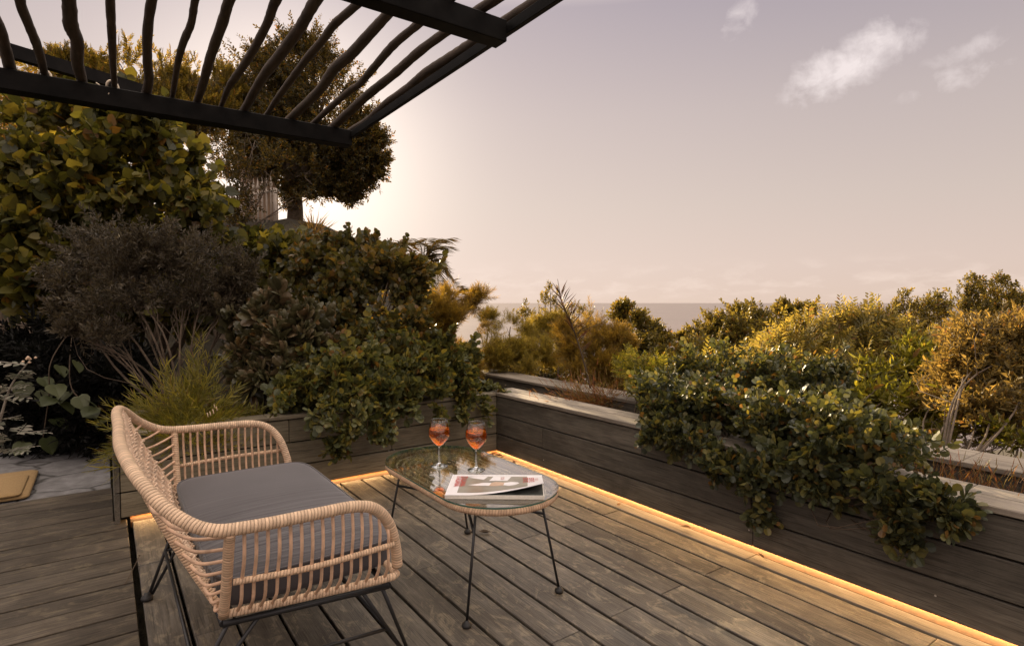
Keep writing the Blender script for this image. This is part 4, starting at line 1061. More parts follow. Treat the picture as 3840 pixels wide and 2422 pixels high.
# silver leaved plant at the left edge
sp = thing('silver_leaf_plant', 'silvery felted plant with lobed leaves and a tall flower stalk', 'plant', (*at(-30, 1100, 3.05)[:2], 0))
st = curve([at(-25, 1090, 3.05), at(8, 960, 3.05), at(30, 900, 3.05), at(72, 845, 3.05)], 8)
mb = MB(); mb.tube(st, [.0075 * (1 - .6 * i / (len(st) - 1)) for i in range(len(st))], 8); mb.build('stalk', M['cap_y'], sp)
T_SILV = [twig('oval', 9, .13, .055, (45, 75), .003, 'feather', .2, s, .1, .15) for s in (51, 52)]
pp = []; dd = []
for i in range(12):
    k = RNG.uniform(.1, .97); q = st[int(k * (len(st) - 1))]; pp.append(q); s_ = 1 if i % 2 else -1
    dd.append(RT * s_ * RNG.uniform(.7, 1.1) + np.array([0, 0, RNG.uniform(-.2, .5)]) + FW * RNG.uniform(-.6, .3))
for q in ((-5, 930), (5, 985), (0, 1020), (10, 1040), (-8, 1060), (20, 1060), (40, 1020), (-15, 990)):
    for _ in range(2): pp.append(at(*q, 3.05)); dd.append(unit(1)[0] * .8 + RT * .4)
foliage('foliage', L['silver'], T_SILV, np.array(pp), np.array(dd), RNG.uniform(.5, 1.1, len(pp)), sp, .5)
mb = MB()
for _ in range(9): q = st[-1] + RNG.normal(size=3) * .012; mb.lathe([(0, -.006), (.006, -.003), (.007, .002), (0, .007)], tuple(q), 6)
mb.build('flower_buds', M['cream_flower'], sp)

# planter behind the chair
b0 = bed(430, 920, 3.6)
plant('needle_shrub', 'wide grey brown needle leaved shrub with bare forking branches', 'shrub', b0,
      B((150, 660, 45, 3.85), (560, 650, 45, 3.95), (575, 700, 36, 3.95), (230, 610, 75, 3.9), (330, 600, 70, 3.8), (290, 660, 90, 3.7), (200, 680, 70, 3.8), (400, 620, 60, 3.8), (470, 600, 55, 3.9), (520, 640, 55, 3.9), (480, 670, 70, 3.8), (170, 740, 50, 3.75), (250, 745, 65, 3.6), (340, 720, 50, 3.6), (540, 690, 40, 3.9), (430, 720, 40, 3.7), (180, 790, 38, 3.6), (250, 805, 36, 3.5), (520, 735, 36, 3.8)),
      'grey', T_NEEDLE, r0=.010, subs=24, per=16, up=.5, jit=.7, stem='bark', thr=.10, spr=1.6, size=(.7, 1.2))
br = thing('broom_plant', 'spiky green broom plant with a few drooping cream flowers', 'plant', tuple(bed(440, 960, 3.3)))
n = 330; base = bed(440, 960, 3.3); dirs = unit(n); dirs[:, 2] = np.abs(dirs[:, 2]) * .62 + .08
tl = RNG.uniform(.16, .38, n); ch_ = []; lean = -RT * .10 + np.array([0, 0, .02])
mb = MB(); tips = []; tdir = []
for i in range(n):
    d = dirs[i] / np.linalg.norm(dirs[i]); p0 = base + np.array([*RNG.normal(size=2) * .05, 0]); m_ = p0 + d * tl[i] * .6; e = p0 + d * tl[i] + lean * tl[i] - np.array([0, 0, .42 * tl[i] * (1 - d[2])])
    for k in np.linspace(.35, 1, 4): tips.append(p0 * (1 - k) ** 2 + 2 * k * (1 - k) * m_ + k * k * e); tdir.append(d + lean + RNG.normal(size=3) * .25)
    if i < 150: mb.tube(curve([p0, m_, e], 3), .0014, 3, cap=False)
tall = [(at(460 + RNG.uniform(-25, 60), 855 + RNG.uniform(-45, 50), 3.35)) for _ in range(22)]
for q in tall:
    for k in (.5, .75, 1): tips.append(base + (q - base) * k); tdir.append((q - base) + RNG.normal(size=3) * .15)
    mb.tube([base, base + (q - base) * .55 + RNG.normal(size=3) * .02, q], .0016, 3, cap=False)
T_BROOM = [twig('needle', 6, .08, .075, (10, 42), .0013, 'spiral', 0, s, .05) for s in (61, 62, 63)]
foliage('foliage', L['broom'], T_BROOM, np.array(tips), np.array(tdir), RNG.uniform(.5, 1.05, len(tips)), br)
mb.build('stems', L['broom'], br)
for q in ((493, 967), (500, 962), (487, 970), (503, 950), (508, 955)):
    c = at(*q, 3.18); mb = MB(); mb.tube([c, c + np.array([.003, -.004, -.014]), c + np.array([.004, -.006, -.024])], [.0018, .003, .0042], 6); mb.build('flower', M['cream_flower'], br)
gt_ = thing('grass_tuft', 'low dark green grass tuft on the planter behind the chair arm', 'grass tuft', tuple(bed(570, 950, 3.5)))
n = 260; P = np.array([bed(560 + RNG.uniform(-40, 50), 945, 3.52, .40) for _ in range(n)]); D = unit(n); D[:, 2] = np.abs(D[:, 2]) + .25
foliage('foliage', L['broom'], [T_([(-.004, 0, 0), (.004, 0, 0), (.003, .6, 0), (0, 1, -.15), (-.003, .6, 0)], [(0, 1, 2, 3, 4)])], P, D, RNG.uniform(.07, .17, n), gt_)
# jade plant
jb = bed(640, 930, 4.0)
jd = thing('jade_plant', 'jade plant with thick pale branches and fleshy leaf rosettes', 'plant', tuple(jb))
JB = B((590, 770, 34, 3.95), (650, 760, 40, 3.9), (700, 790, 40, 3.85), (640, 810, 36, 3.8), (600, 850, 30, 3.8), (575, 810, 30, 3.9), (720, 840, 36, 3.9), (670, 860, 32, 3.75), (630, 900, 24, 3.7), (735, 780, 26, 4.0), (580, 890, 24, 3.8))
P, D, sz, C_ = crown(JB, subs=6, per=3, subr=.4, up=.6, jit=.4); foliage('foliage', L['jade'], T_JADE, P, D, sz, jd)
mb = MB(); limbs(mb, jb, C_, .026, 3, .16, 8); mb.build('stems', M['bark_pale'], jd)
# round leaved shrub
c = at(790, 930, 4.7)
plant('round_leaf_shrub', 'tall shrub of round leathery leaves rising behind the planter corner', 'shrub', bed(800, 930, 4.3),
      B((750, 640, 60, 4.6), (800, 610, 55, 4.7), (870, 620, 60, 4.7), (920, 650, 60, 4.6), (820, 690, 80, 4.5), (740, 720, 60, 4.5), (900, 730, 70, 4.4), (960, 690, 45, 4.6), (700, 680, 45, 4.7), (790, 780, 70, 4.3), (880, 810, 60, 4.2), (960, 780, 48, 4.3), (830, 860, 60, 4.1), (920, 870, 60, 4.1), (990, 830, 40, 4.3), (720, 590, 24, 4.8), (985, 640, 24, 4.6)),
      'round', T_ROUND, r0=.018, subs=26, per=20, up=.4, jit=.8, stem='bark', size=(.7, 1.35), spr=1.3)
ss = thing('shrub_shoot', 'dark leafy shoot sticking out against the sky beside the palm', 'plant', tuple(at(960, 700, 4.6)))
sc = curve([at(960, 700, 4.6), at(1000, 655, 4.6), at(1030, 625, 4.6), at(1043, 600, 4.6)], 6)
P = np.array([sc[int(k * (len(sc) - 1))] for k in np.linspace(.2, 1, 20)]); D = unit(20) + (sc[-1] - sc[0]) * 2
foliage('foliage', L['round'], [leaf('round')], P, D, RNG.uniform(.045, .07, 20), ss); mb = MB(); mb.tube(sc, .004, 6); mb.build('stem', M['twig'], ss)
# creeper over the back wall
cb = bed(900, 920, 3.9)
def strand(pts, n, mat, temps, size, parent, jit=.5, thick=.004):
    c = curve(pts, 8); idx = (RNG.random(n) * (len(c) - 1)).astype(int)
    P = c[idx] + RNG.normal(size=(n, 3)) * .018; t = np.gradient(c, axis=0)[idx]; t /= np.linalg.norm(t, axis=1, keepdims=True)
    D = t * .5 + RNG.normal(size=(n, 3)) * jit + np.array([0, -.35, .15]) - FW * .25
    return P, D, RNG.uniform(*size, n), c
cr = thing('trailing_creeper', 'round leaved creeper trailing over the long back planter wall', 'creeper', tuple(cb))
CB = B((690, 925, 24, 3.55), (740, 905, 34, 3.6), (800, 893, 42, 3.65), (860, 880, 48, 3.8), (930, 878, 48, 3.95), (1000, 873, 46, 4.1), (1060, 885, 40, 4.25), (1110, 885, 36, 4.4), (1150, 880, 36, 4.5), (770, 880, 44, 3.8), (690, 900, 30, 3.75), (900, 850, 48, 4.1), (1030, 850, 44, 4.35), (1090, 860, 36, 4.5), (1165, 905, 22, 4.45), (840, 935, 26, 3.55), (900, 925, 24, 3.65), (960, 925, 22, 3.8), (1030, 925, 22, 4.0), (1100, 920, 22, 4.2))
P, D, sz, C_ = crown(CB, subs=20, per=13, up=.2, jit=.8, size=(.75, 1.3), thr=.12); D = D - FW * .5
SP = [P]; SD = [D]; SS = [sz]; mb = MB()
for pts, n in ((((840, 920, 3.5), (850, 960, 3.42), (825, 1010, 3.40), (800, 1040, 3.40), (775, 1058, 3.40)), 52), (((820, 1000, 3.40), (812, 1040, 3.40), (795, 1072, 3.40)), 16), (((870, 930, 3.6), (885, 970, 3.5), (880, 1010, 3.49), (890, 1025, 3.49)), 34),
               (((790, 930, 3.45), (775, 965, 3.36), (768, 995, 3.35)), 24), (((760, 930, 3.45), (750, 965, 3.33), (745, 985, 3.33)), 14), (((950, 930, 3.75), (960, 960, 3.68), (965, 975, 3.68)), 16), (((1020, 940, 3.95), (1030, 965, 3.9), (1035, 985, 3.9)), 16),
               (((1080, 940, 4.15), (1085, 965, 4.07), (1090, 985, 4.07)), 16), (((1130, 930, 4.3), (1140, 955, 4.2), (1148, 975, 4.2)), 14), (((1160, 910, 4.4), (1180, 915, 4.35), (1190, 905, 4.3)), 10), (((690, 930, 3.4), (665, 945, 3.3), (652, 950, 3.27)), 14), (((900, 950, 3.6), (915, 985, 3.55), (920, 1000, 3.55)), 16)):
    p, d, s_, c = strand([at(*q) for q in pts], n, None, None, (.85, 1.2), None); SP.append(p); SD.append(d); SS.append(s_); mb.tube(c, .0035, 5)
foliage('foliage', L['creeper'], T_CREEP, np.concatenate(SP), np.concatenate(SD), np.concatenate(SS), cr)
limbs(mb, cb, C_, .008, 3); mb.build('stems', M['twig'], cr)
# soft conifer bush right of the round shrub
plant('soft_needle_bush', 'brown green cone of soft needles left of the sea gap', 'bush', gz(at(1060, 1000, 5.4)), B((1000, 740, 50, 5.3), (985, 790, 50, 5.1), (1040, 760, 62, 5.3), (1080, 740, 46, 5.4), (1120, 710, 28, 5.5), (1000, 800, 50, 5.2), (1070, 820, 55, 5.2), (1010, 860, 50, 5.2), (1120, 760, 30, 5.5), (1090, 870, 44, 5.3), (1050, 705, 26, 5.4), (1135, 700, 14, 5.5)), 'cone', T_SOFT, r0=.02, subs=34, per=52, up=.6, jit=.5, thr=-.1)
# palms and yucca
def frond(mb, leafs, p0, p1, p2, ln, n=34):
    c = curve([p0, p1, p2], n // 2); mb.tube(c, [.014 * (1 - .8 * i / (len(c) - 1)) for i in range(len(c))], 5)
    t = np.gradient(c, axis=0); t /= np.linalg.norm(t, axis=1, keepdims=True)
    for i in range(3, len(c)):
        sd = np.cross(t[i], [0, 0, 1.]); sd /= np.linalg.norm(sd) + 1e-6; f = i / len(c)
        for s_ in (-1, 1): leafs.append((c[i], sd * s_ + t[i] * .75 + np.array([0, 0, -.35 + .3 * random.random()]), ln * (1 - .55 * abs(f - .4)) * random.uniform(.8, 1.15)))
def palm(label, c, fr, ln):
    t = thing('feather_palm', label, 'palm', (c[0], c[1], ground_z(c[0], c[1])), 'feather palms'); mb = MB(); lf = []
    for q1, q2 in fr: frond(mb, lf, c, q1, q2, ln)
    mb.build('frond_stalks', L['palm'], t)
    bl = T_([(-.022, 0, 0), (.022, 0, 0), (.022, .5, -.03), (0, 1, -.14), (-.022, .5, -.03)], [(0, 1, 2, 3, 4)])
    lf = [f_ for f_ in lf if opened(np.array([f_[0]]))[0] and opened(np.array([f_[0] + f_[1] / np.linalg.norm(f_[1]) * f_[2] * .6]))[0]]
    bulk('fronds', L['palm'], [inst(bl, np.array([a_[0] for a_ in lf]), rotm(np.array([a_[1] for a_ in lf]), np.zeros(len(lf))), np.array([a_[2] for a_ in lf]))], t)
    mb = MB(); g = np.array([c[0], c[1], ground_z(c[0], c[1])]); mb.tube([g, c], [.13, .09], 10); mb.build('trunk', M['bark'], t)
D_ = 9.0
palm('feather palm with arching fronds against the bright sky', at(992, 635, D_), [(at(1020, 575, D_), at(1062, 560, D_)), (at(1030, 610, D_), at(1062, 650, D_)), (at(1010, 585, D_), at(1050, 578, D_ - .3)), (at(1015, 600, D_), at(1043, 640, D_ + .3)), (at(1020, 625, D_ - .4), at(1035, 678, D_ - .5)), (at(990, 580, D_), at(965, 560, D_ + .4)), (at(960, 580, D_), at(930, 570, D_)), (at(965, 610, D_ + .5), at(930, 640, D_ + .7)), (at(1000, 575, D_ + .5), at(1005, 560, D_ + .8)), (at(995, 660, D_ - .5), at(1000, 700, D_ - .8))], .36)
palm('low feather palm whose single frond peeks over the needle bush', at(1050, 720, 8.2), [(at(1085, 680, 8.2), at(1128, 690, 8.2)), (at(1070, 690, 8.4), at(1060, 660, 8.6)), (at(1030, 700, 8.2), at(1000, 700, 8.2))], .32)
yu = thing('yucca', 'fan of stiff narrow blades beside the tree trunk', 'yucca', tuple(gz(at(740, 600, 8))))
n = 110; c = at(738, 560, 8.0); D = unit(n); D[:, 2] = np.abs(D[:, 2]) * 1.3 + .15
bulk('blades', L['yucca'], [inst(T_([(-.02, 0, 0), (.02, 0, 0), (.016, .6, .0), (0, 1, -.03), (-.016, .6, 0)], [(0, 1, 2, 3, 4)]), np.tile(c, (n, 1)) + RNG.normal(size=(n, 3)) * .03, rotm(D, RNG.uniform(-1, 1, n)), RNG.uniform(.28, .44, n))], yu)
mb = MB(); mb.tube([gz(c), c], [.07, .05], 8); mb.build('trunk', M['bark'], yu)
# golden bushes beyond the corner
for rows, lab, mat in ((((1165, 790, 34, 5.9), (1200, 770, 32, 6.0), (1170, 840, 40, 5.6), (1215, 830, 36, 5.7), (1150, 750, 24, 6.1), (1240, 790, 28, 6)), 'golden soft bush next to the brown needle cone', 'gold'),
                       (((1270, 775, 32, 6.2), (1310, 765, 34, 6.2), (1250, 830, 34, 5.8), (1290, 830, 40, 5.9), (1240, 870, 30, 5.5), (1330, 800, 30, 6.2)), 'golden soft bush behind the tall bare twig', 'gold'),
                       (((1390, 790, 46, 5.2), (1440, 800, 44, 5.1), (1350, 830, 48, 5.1), (1410, 850, 52, 5.0), (1475, 815, 26, 5.2), (1360, 880, 40, 4.9), (1330, 780, 26, 5.2), (1440, 870, 36, 5)), 'rounded needle bush with a gold lit top, above the planter wall', 'cone')):
    plant('golden_bush', lab, 'bush', gz(at(rows[0][0], 1000, rows[0][3])), B(*rows), mat, T_SOFT, 'soft golden bushes', r0=.016, subs=28, per=44, up=.6, jit=.5, size=(.7, 1.1), thr=-.06)
# thin upright shoots on the skyline
def shoots(name, label, tops, d, mat, temps, n, w, base_y=900, group=None, sz=(.35, .6)):
    bx = np.mean([q[0] for q in tops]); t = thing(name, label, 'shrub', tuple(gz(at(bx, base_y, d))), group); mb = MB(); P = []; D = []
    for x, y in tops:
        c = curve([at(x + (bx - x) * .4, base_y, d), at(x + RNG.uniform(-6, 6), (y + base_y) / 2 - 20, d), at(x, y, d)], 8); mb.tube(c, [.008 * (1 - .8 * i / (len(c) - 1)) for i in range(len(c))], 5)
        for _ in range(n):
            k = RNG.random() ** .7; q = c[int((.25 + .75 * k) * (len(c) - 1))]; P.append(q + RNG.normal(size=3) * w * (1.15 - k)); D.append(RNG.normal(size=3) * .5 + np.array([0, 0, .9]))
    foliage('foliage', L[mat], temps, np.array(P), np.array(D), RNG.uniform(*sz, len(P)), t); mb.build('stems', M['twig'], t)
shoots('slim_shrub', 'slim upright shrub poking above the sea horizon left of the bare twig', [(1292, 668), (1285, 690), (1300, 705)], 6.4, 'olive', T_OLIVE, 34, .07, 800, 'slim upright shrubs')
shoots('slim_shrub', 'short slim shrub in front of the sea, left of the taller slim one', [(1238, 718), (1228, 735), (1250, 738)], 6.6, 'olive', T_OLIVE, 26, .07, 810, 'slim upright shrubs')
shoots('slim_shrub', 'loose twiggy shrub in front of the sea, right of the bare twig', [(1345, 722), (1365, 728), (1385, 736), (1330, 730)], 6.6, 'olive', T_OLIVE, 22, .08, 810, 'slim upright shrubs')
tw = thing('tall_twig', 'tall bare twig with sparse needles standing highest against the sea', 'plant', tuple(bed(1395, 900, 4.55)))
c = curve([bed(1395, 900, 4.55), at(1370, 840, 4.5), at(1345, 765, 4.5), at(1322, 710, 4.5), at(1311, 656, 4.5)], 10)
mb = MB(); mb.tube(c, [.0085 * (1 - .8 * i / (len(c) - 1)) for i in range(len(c))], 6)
P = []; D = []; P2 = []; D2 = []
for i in range(90):
    k = RNG.uniform(.25, .86); q = c[int(k * (len(c) - 1))]; s_ = RNG.choice([-1, 1]); P.append(q); D.append(RT * s_ * RNG.uniform(.3, 1) + np.array([0, 0, RNG.uniform(.5, 1.2)]) + FW * RNG.uniform(-.5, .5))
for i in range(8):
    k = RNG.uniform(.35, .7); q = c[int(k * (len(c) - 1))]; e = q + RT * RNG.uniform(-.16, .2) + np.array([0, 0, RNG.uniform(.06, .22)]); mb.tube([q, e], .002, 4)
nd = T_([(-.02, 0, 0), (.02, 0, 0), (.015, .5, .05), (0, 1, .0), (-.015, .5, .05)], [(0, 1, 2, 3, 4)])
bulk('needles', L['tall'], [inst(nd, np.array(P), rotm(np.array(D), np.zeros(len(P))), RNG.uniform(.05, .16, len(P)))], tw); mb.build('stem', M['twig'], tw)
rg_ = thing('red_grass', 'wispy red tinged stems arching over the sunlit wall cap', 'plant', tuple(bed(1400, 940, 4.1)))
n = 420; b_ = np.array([bed(1400 + RNG.normal() * 40, 930, 4.2, .36) for _ in range(n)]); D = unit(n); D[:, 2] = np.abs(D[:, 2]) * .7 + .1; D -= RT * .35
foliage('foliage', L['redgrass'], [twig('needle', 5, .3, .07, (8, 25), .0016, 'spiral', .25, s) for s in (71, 72, 73)], b_, D, RNG.uniform(.5, 1.15, n), rg_)
fl = thing('flower_herb', 'low pinnate green herb growing at the left end of the dark creeper', 'plant', tuple(bed(1490, 950, 3.9)))
P, D, sz, C_ = crown(B((1515, 900, 30, 3.9), (1545, 935, 28, 3.7), (1500, 870, 20, 4.1), (1560, 900, 30, 3.9)), subs=12, per=6, up=.8); foliage('foliage', L['green'], T_FERN, P, D, sz * .6, fl)
mb = MB(); limbs(mb, bed(1490, 960, 3.85), C_, .007, 3); mb.build('stems', M['twig'], fl)
# round dark shrubs further down the slope
for rows, lab, d in ((((1450, 750, 18, 8), (1490, 760, 28, 8), (1530, 790, 30, 8), (1560, 810, 20, 8), (1500, 810, 44, 7.8), (1560, 850, 34, 7.6), (1465, 730, 12, 8)), 'dark small leaved bush beside the open gap of sea', 8), (((1740, 745, 26, 8.2), (1700, 775, 36, 8), (1660, 800, 36, 7.9), (1780, 760, 34, 8), (1730, 810, 60, 7.8), (1640, 830, 34, 7.6), (1800, 810, 60, 7.8), (1840, 735, 22, 8.2), (1870, 745, 26, 8.2), (1900, 740, 22, 8.2), (1870, 800, 50, 8), (1610, 800, 14, 8), (1680, 860, 50, 7.2), (1600, 850, 30, 7.2)), 'broad dark domed bush standing against the sea', 8)):
    plant('domed_bush', lab, 'bush', gz(at(rows[0][0], 900, d)), B(*rows), 'olive', T_OLIVE, 'domed bushes on the slope', r0=.03, subs=24, per=24, subr=.34, up=.7, jit=.6, size=(.75, 1.15), spr=2.0, thr=.05)
shoots('olive_shrub', 'upright olive shrub with two pale spires on the right skyline', [(2130, 690), (2110, 720), (2150, 715), (2205, 690), (2185, 710), (2225, 720), (2170, 745), (2215, 700)], 7, 'olive', T_OLIVE, 75, .12, 860, 'tall olive shrubs', (.5, .85))
shoots('olive_shrub', 'tallest olive shrub, at the right edge of the skyline', [(2285, 645), (2275, 680), (2310, 665), (2345, 650), (2365, 655), (2380, 690), (2330, 690), (2400, 700), (2350, 720), (2300, 715), (2268, 715)], 6.2, 'olive', T_OLIVE, 80, .12, 860, 'tall olive shrubs', (.45, .8))
# feathery yellow shrubs
plant('feathery_shrub', 'yellow green feather leaved shrub on the skyline before the olive spires', 'shrub', bed(2000, 960, 4.6, .3), B((1840, 850, 34, 4.6), (1880, 810, 30, 4.8), (1800, 880, 34, 4.5), (1960, 920, 44, 4.0), (2040, 920, 44, 4.0), (1985, 815, 34, 4.6), (1960, 795, 26, 4.7), (2010, 785, 26, 4.7), (2060, 790, 26, 4.7), (2100, 820, 30, 4.6), (1870, 850, 30, 4.5), (1920, 880, 40, 4.4), (2000, 850, 40, 4.5), (2080, 880, 40, 4.4), (2150, 870, 34, 4.4), (2170, 840, 30, 4.5), (2030, 800, 36, 4.6), (2080, 820, 34, 4.6), (1930, 840, 32, 4.6), (1900, 880, 40, 4.4), (1960, 880, 44, 4.4), (2050, 870, 44, 4.5), (2110, 850, 28, 4.6), (1850, 900, 34, 4.3)), 'fern', T_FERN, r0=.014, subs=10, per=5, up=.9, jit=.7, stem='bark', size=(.7, 1.35), thr=.16, spr=1.8)
plant('feathery_shrub', 'yellow green feather leaved shrub rising behind the dark creeper', 'shrub', bed(1760, 960, 4.2, .3), B((1740, 900, 34, 4.2), (1800, 890, 36, 4.2), (1690, 910, 30, 4.2), (1650, 900, 26, 4.3), (1830, 915, 34, 4)), 'fern', T_FERN, r0=.012, subs=8, per=5, up=.9, jit=.7, stem='bark', size=(.6, 1.2), thr=.14, spr=1.8)
plant('leafy_green_shrub', 'sunlit fresh green shrub between the creeper and the rusty shrub', 'shrub', np.array([.42, -2.0, .33]), B((2080, 895, 48, 3.8), (2140, 875, 50, 3.9), (2190, 905, 48, 3.8), (2040, 945, 48, 3.6), (2110, 965, 54, 3.5), (2180, 985, 48, 3.5), (2060, 1015, 44, 3.3), (2140, 1045, 36, 3.3), (2210, 845, 34, 4), (2130, 825, 26, 4.1), (2220, 1035, 30, 3.3)), 'green', T_LANCE, r0=.007, subs=16, per=13, subr=.4, up=.5, stem='twig', size=(.6, 1.05))
plant('rusty_shrub', 'rusty brown feathery shrub filling the right edge behind the wall', 'shrub', np.array([.62, -2.62, .3]), B((2330, 815, 50, 3.3), (2270, 855, 44, 3.3), (2240, 905, 40, 3.3), (2330, 855, 60, 3.2), (2390, 835, 55, 3.2), (2280, 905, 50, 3.2), (2350, 935, 60, 3.1), (2420, 915, 60, 3.1), (2270, 815, 34, 3.4), (2300, 985, 48, 3.0), (2400, 1005, 50, 2.9), (2240, 955, 34, 3.2), (2360, 1035, 40, 2.9), (2450, 815, 60, 3.2)), 'rust', T_RUST, r0=.007, subs=20, per=16, up=.6, jit=.6, stem='bark', size=(.7, 1.4), thr=.18, spr=2.0)
plant('leafy_green_shrub', 'low yellow green shrub under the rusty one, above the far cap board', 'shrub', np.array([.45, -2.4, .33]), B((2270, 1020, 34, 3.0), (2330, 1030, 30, 2.9), (2390, 1040, 28, 2.8), (2240, 970, 34, 3.1)), 'green', T_LANCE, r0=.006, subs=9, per=6, up=.5, size=(.45, .8))
# dark creeper over the right wall
def on_right(y, z, x=-.03): return np.array([x, y, z])
c2 = thing('trailing_creeper', 'dark round leaved creeper spilling over the right planter wall', 'creeper', (.3, -2.0, .33))
RB = B((1620, 890, 40, 3.8), (1700, 880, 44, 3.8), (1790, 880, 40, 3.7), (1880, 890, 40, 3.5), (1960, 900, 36, 3.3), (1560, 930, 40, 3.6), (1560, 1000, 40, 3.45), (1600, 960, 44, 3.5), (1670, 940, 34, 3.5), (1750, 920, 34, 3.5), (1840, 910, 36, 3.3), (1920, 940, 36, 3.2), (1980, 960, 40, 3.1), (1900, 890, 24, 3.3), (1790, 890, 24, 3.4), (1620, 1030, 50, 3.2), (1690, 1020, 60, 3.1), (1770, 1020, 62, 3.0), (1850, 1030, 64, 2.9), (1930, 1040, 60, 2.85), (2000, 1040, 54, 2.8), (1750, 1090, 46, 2.9), (1830, 1100, 46, 2.8), (1910, 1120, 44, 2.7), (2060, 1080, 50, 2.7), (2110, 1130, 44, 2.6), (1980, 1110, 46, 2.65), (1580, 1060, 28, 3.2), (1690, 1090, 34, 2.95), (2040, 1150, 40, 2.55))
def onx(x, y, X):
    r = FW + RT * ((x * K - 1920) / FPX) - UP * ((y * K - 1211) / FPX); return CAM + r * ((X - CAM[0]) / r[0])
RB += [((RNG.uniform(.0, .18), yy, RNG.uniform(.52, .60)), RNG.uniform(.06, .12)) for yy in np.arange(-1.42, -2.72, -.105)]
RB += [(onx(x, y, -.055), r) for x, y, r in ((1545, 1020, .04), (1590, 1035, .045), (1640, 1055, .05), (1700, 1095, .055), (1760, 1125, .06), (1800, 1110, .05), (1850, 1115, .06), (1920, 1140, .06), (2000, 1150, .055), (2060, 1165, .05), (2100, 1185, .05), (2130, 1225, .045), (2130, 1265, .035), (2195, 1185, .045), (2245, 1228, .035))]
P, D, sz, C_ = crown(RB, subs=18, per=8, up=.25, jit=.8, size=(.6, 1.2), thr=.2, spr=1.6); D = D - FW * .35
k = ~((P[:, 0] > -.03) & (P[:, 0] < .25) & (P[:, 2] < .485)); P, D, sz = P[k], D[k], sz[k]
SP = [P]; SD = [D]; SS = [sz]; mb = MB()
for pts, n in (((onx(1770, 1120, -.05), onx(1785, 1170, -.04), onx(1788, 1205, -.035), onx(1778, 1222, -.035)), 34), ((onx(1760, 1140, -.05), onx(1765, 1180, -.035), onx(1768, 1205, -.035)), 12), ((onx(2060, 1160, -.06), onx(2110, 1220, -.05), onx(2125, 1265, -.04), onx(2140, 1280, -.04)), 40), ((onx(2150, 1160, -.06), onx(2200, 1200, -.05), onx(2255, 1238, -.05)), 34),
               ((onx(1560, 1000, -.04), onx(1530, 1020, -.06), onx(1512, 1030, -.07)), 20), ((onx(1930, 1120, -.05), onx(1960, 1160, -.05), onx(1975, 1185, -.04)), 22), ((onx(1850, 1110, -.05), onx(1870, 1140, -.05)), 14), ((onx(1680, 1090, -.05), onx(1700, 1125, -.05)), 14)):
    p, d, s_, c = strand(pts, n, None, None, (.8, 1.15), None); d = d + np.array([-.5, 0, 0]); SP.append(p); SD.append(d); SS.append(s_); mb.tube(c, .0035, 5)
foliage('foliage', L['creeper_r'], T_CREEPR, np.concatenate(SP), np.concatenate(SD), np.concatenate(SS), c2)
limbs(mb, (.3, -2.0, .33), C_, .012, 3); mb.build('stems', M['twig'], c2)
c = at(2168, 1077, 2.62); mb = MB(); mb.lathe([(0, -.024), (.012, -.022), (.021, -.012), (.024, 0), (.021, .013), (.012, .022), (0, .023)], tuple(c), 20); tag(mb.build('red_fruit', M['fruit']), 'round red fruit at the right end of the dark creeper', 'fruit')
c = at(1950, 1141, 2.50); P = np.array([c]); o = bulk('fading_leaf', M['orangeleaf'], [inst(leaf('round'), P, rotm(np.array([[.3, -.5, -.8]]), np.array([.2])), np.array([.06]))]); tag(o, 'single orange faded leaf in front of the dark creeper', 'leaf')
# weeds in the right planter bed
wd = thing('weed_tuft', 'straw coloured weeds standing in the right planter bed by the lens edge'.replace(' by the lens edge', ' before the far cap'), 'weeds', (.4, -2.9, .34))
n = 150; P = np.column_stack([RNG.uniform(.28, .52, n), RNG.uniform(-3.0, -2.5, n), np.full(n, .34)]); D = unit(n) * .6 + np.array([0, 0, .9])
foliage('foliage', L['redgrass'], [twig('needle', 6, .22, .05, (10, 35), .002, 'spiral', .1, s) for s in (81, 82)], P, D, RNG.uniform(.35, .9, n), wd)
# slope thicket that closes the view below the skyline
plant('slope_thicket', 'thicket of bushes covering the slope below the terrace', 'thicket', gz(at(1500, 900, 9)), B(*[(x, y, 60, d) for x, y, d in ((1180, 880, 8), (1260, 880, 8), (1340, 890, 8), (1420, 900, 8), (1560, 900, 7), (1650, 900, 6.5), (1780, 880, 7), (1900, 870, 7), (2000, 860, 7), (2100, 850, 7), (2250, 830, 7), (2350, 800, 7.5), (2420, 800, 7), (1480, 880, 8.5), (1250, 960, 7), (1400, 960, 7))]), 'olive', T_OLIVE, r0=.02, subs=22, per=20, limb=False, jit=.7)['kind'] = 'stuff'

# ------------------------------------------------------------------ light
ld = bpy.data.lights.new('sun', 'SUN'); ld.energy = 5.0; ld.angle = R(.53); ld.color = (1.0, .76, .47)
lo = bpy.data.objects.new('sun', ld); COL.objects.link(lo)
lo.rotation_euler = Vector(sd).to_track_quat('Z', 'Y').to_euler()
w = bpy.data.worlds.new('World'); S.world = w; w.use_nodes = True
class WT(NT):
    def __init__(s, tree): s.t = tree; s.t.nodes.clear(); s.out = s.n('ShaderNodeOutputWorld')
t = WT(w.node_tree)
sky = t.n('ShaderNodeTexSky', sky_type='NISHITA'); sky.sun_disc = False; sky.sun_elevation = SUN_EL; sky.sun_rotation = SUN_AZ
sky.altitude = 80; sky.air_density = 1.0; sky.dust_density = 1.2; sky.ozone_density = 1.0
dirv = t.n('ShaderNodeTexCoord').outputs['Generated']
sp3 = t.n('ShaderNodeSeparateXYZ'); t.l(dirv, sp3.inputs[0]); z = sp3.outputs[2]
def dotv(v):
    nd = t.n('ShaderNodeVectorMath', operation='DOT_PRODUCT'); t.l(dirv, nd.inputs[0]); nd.inputs[1].default_value = tuple(float(q) for q in v); return nd.outputs['Value']
SKYK = 1.0
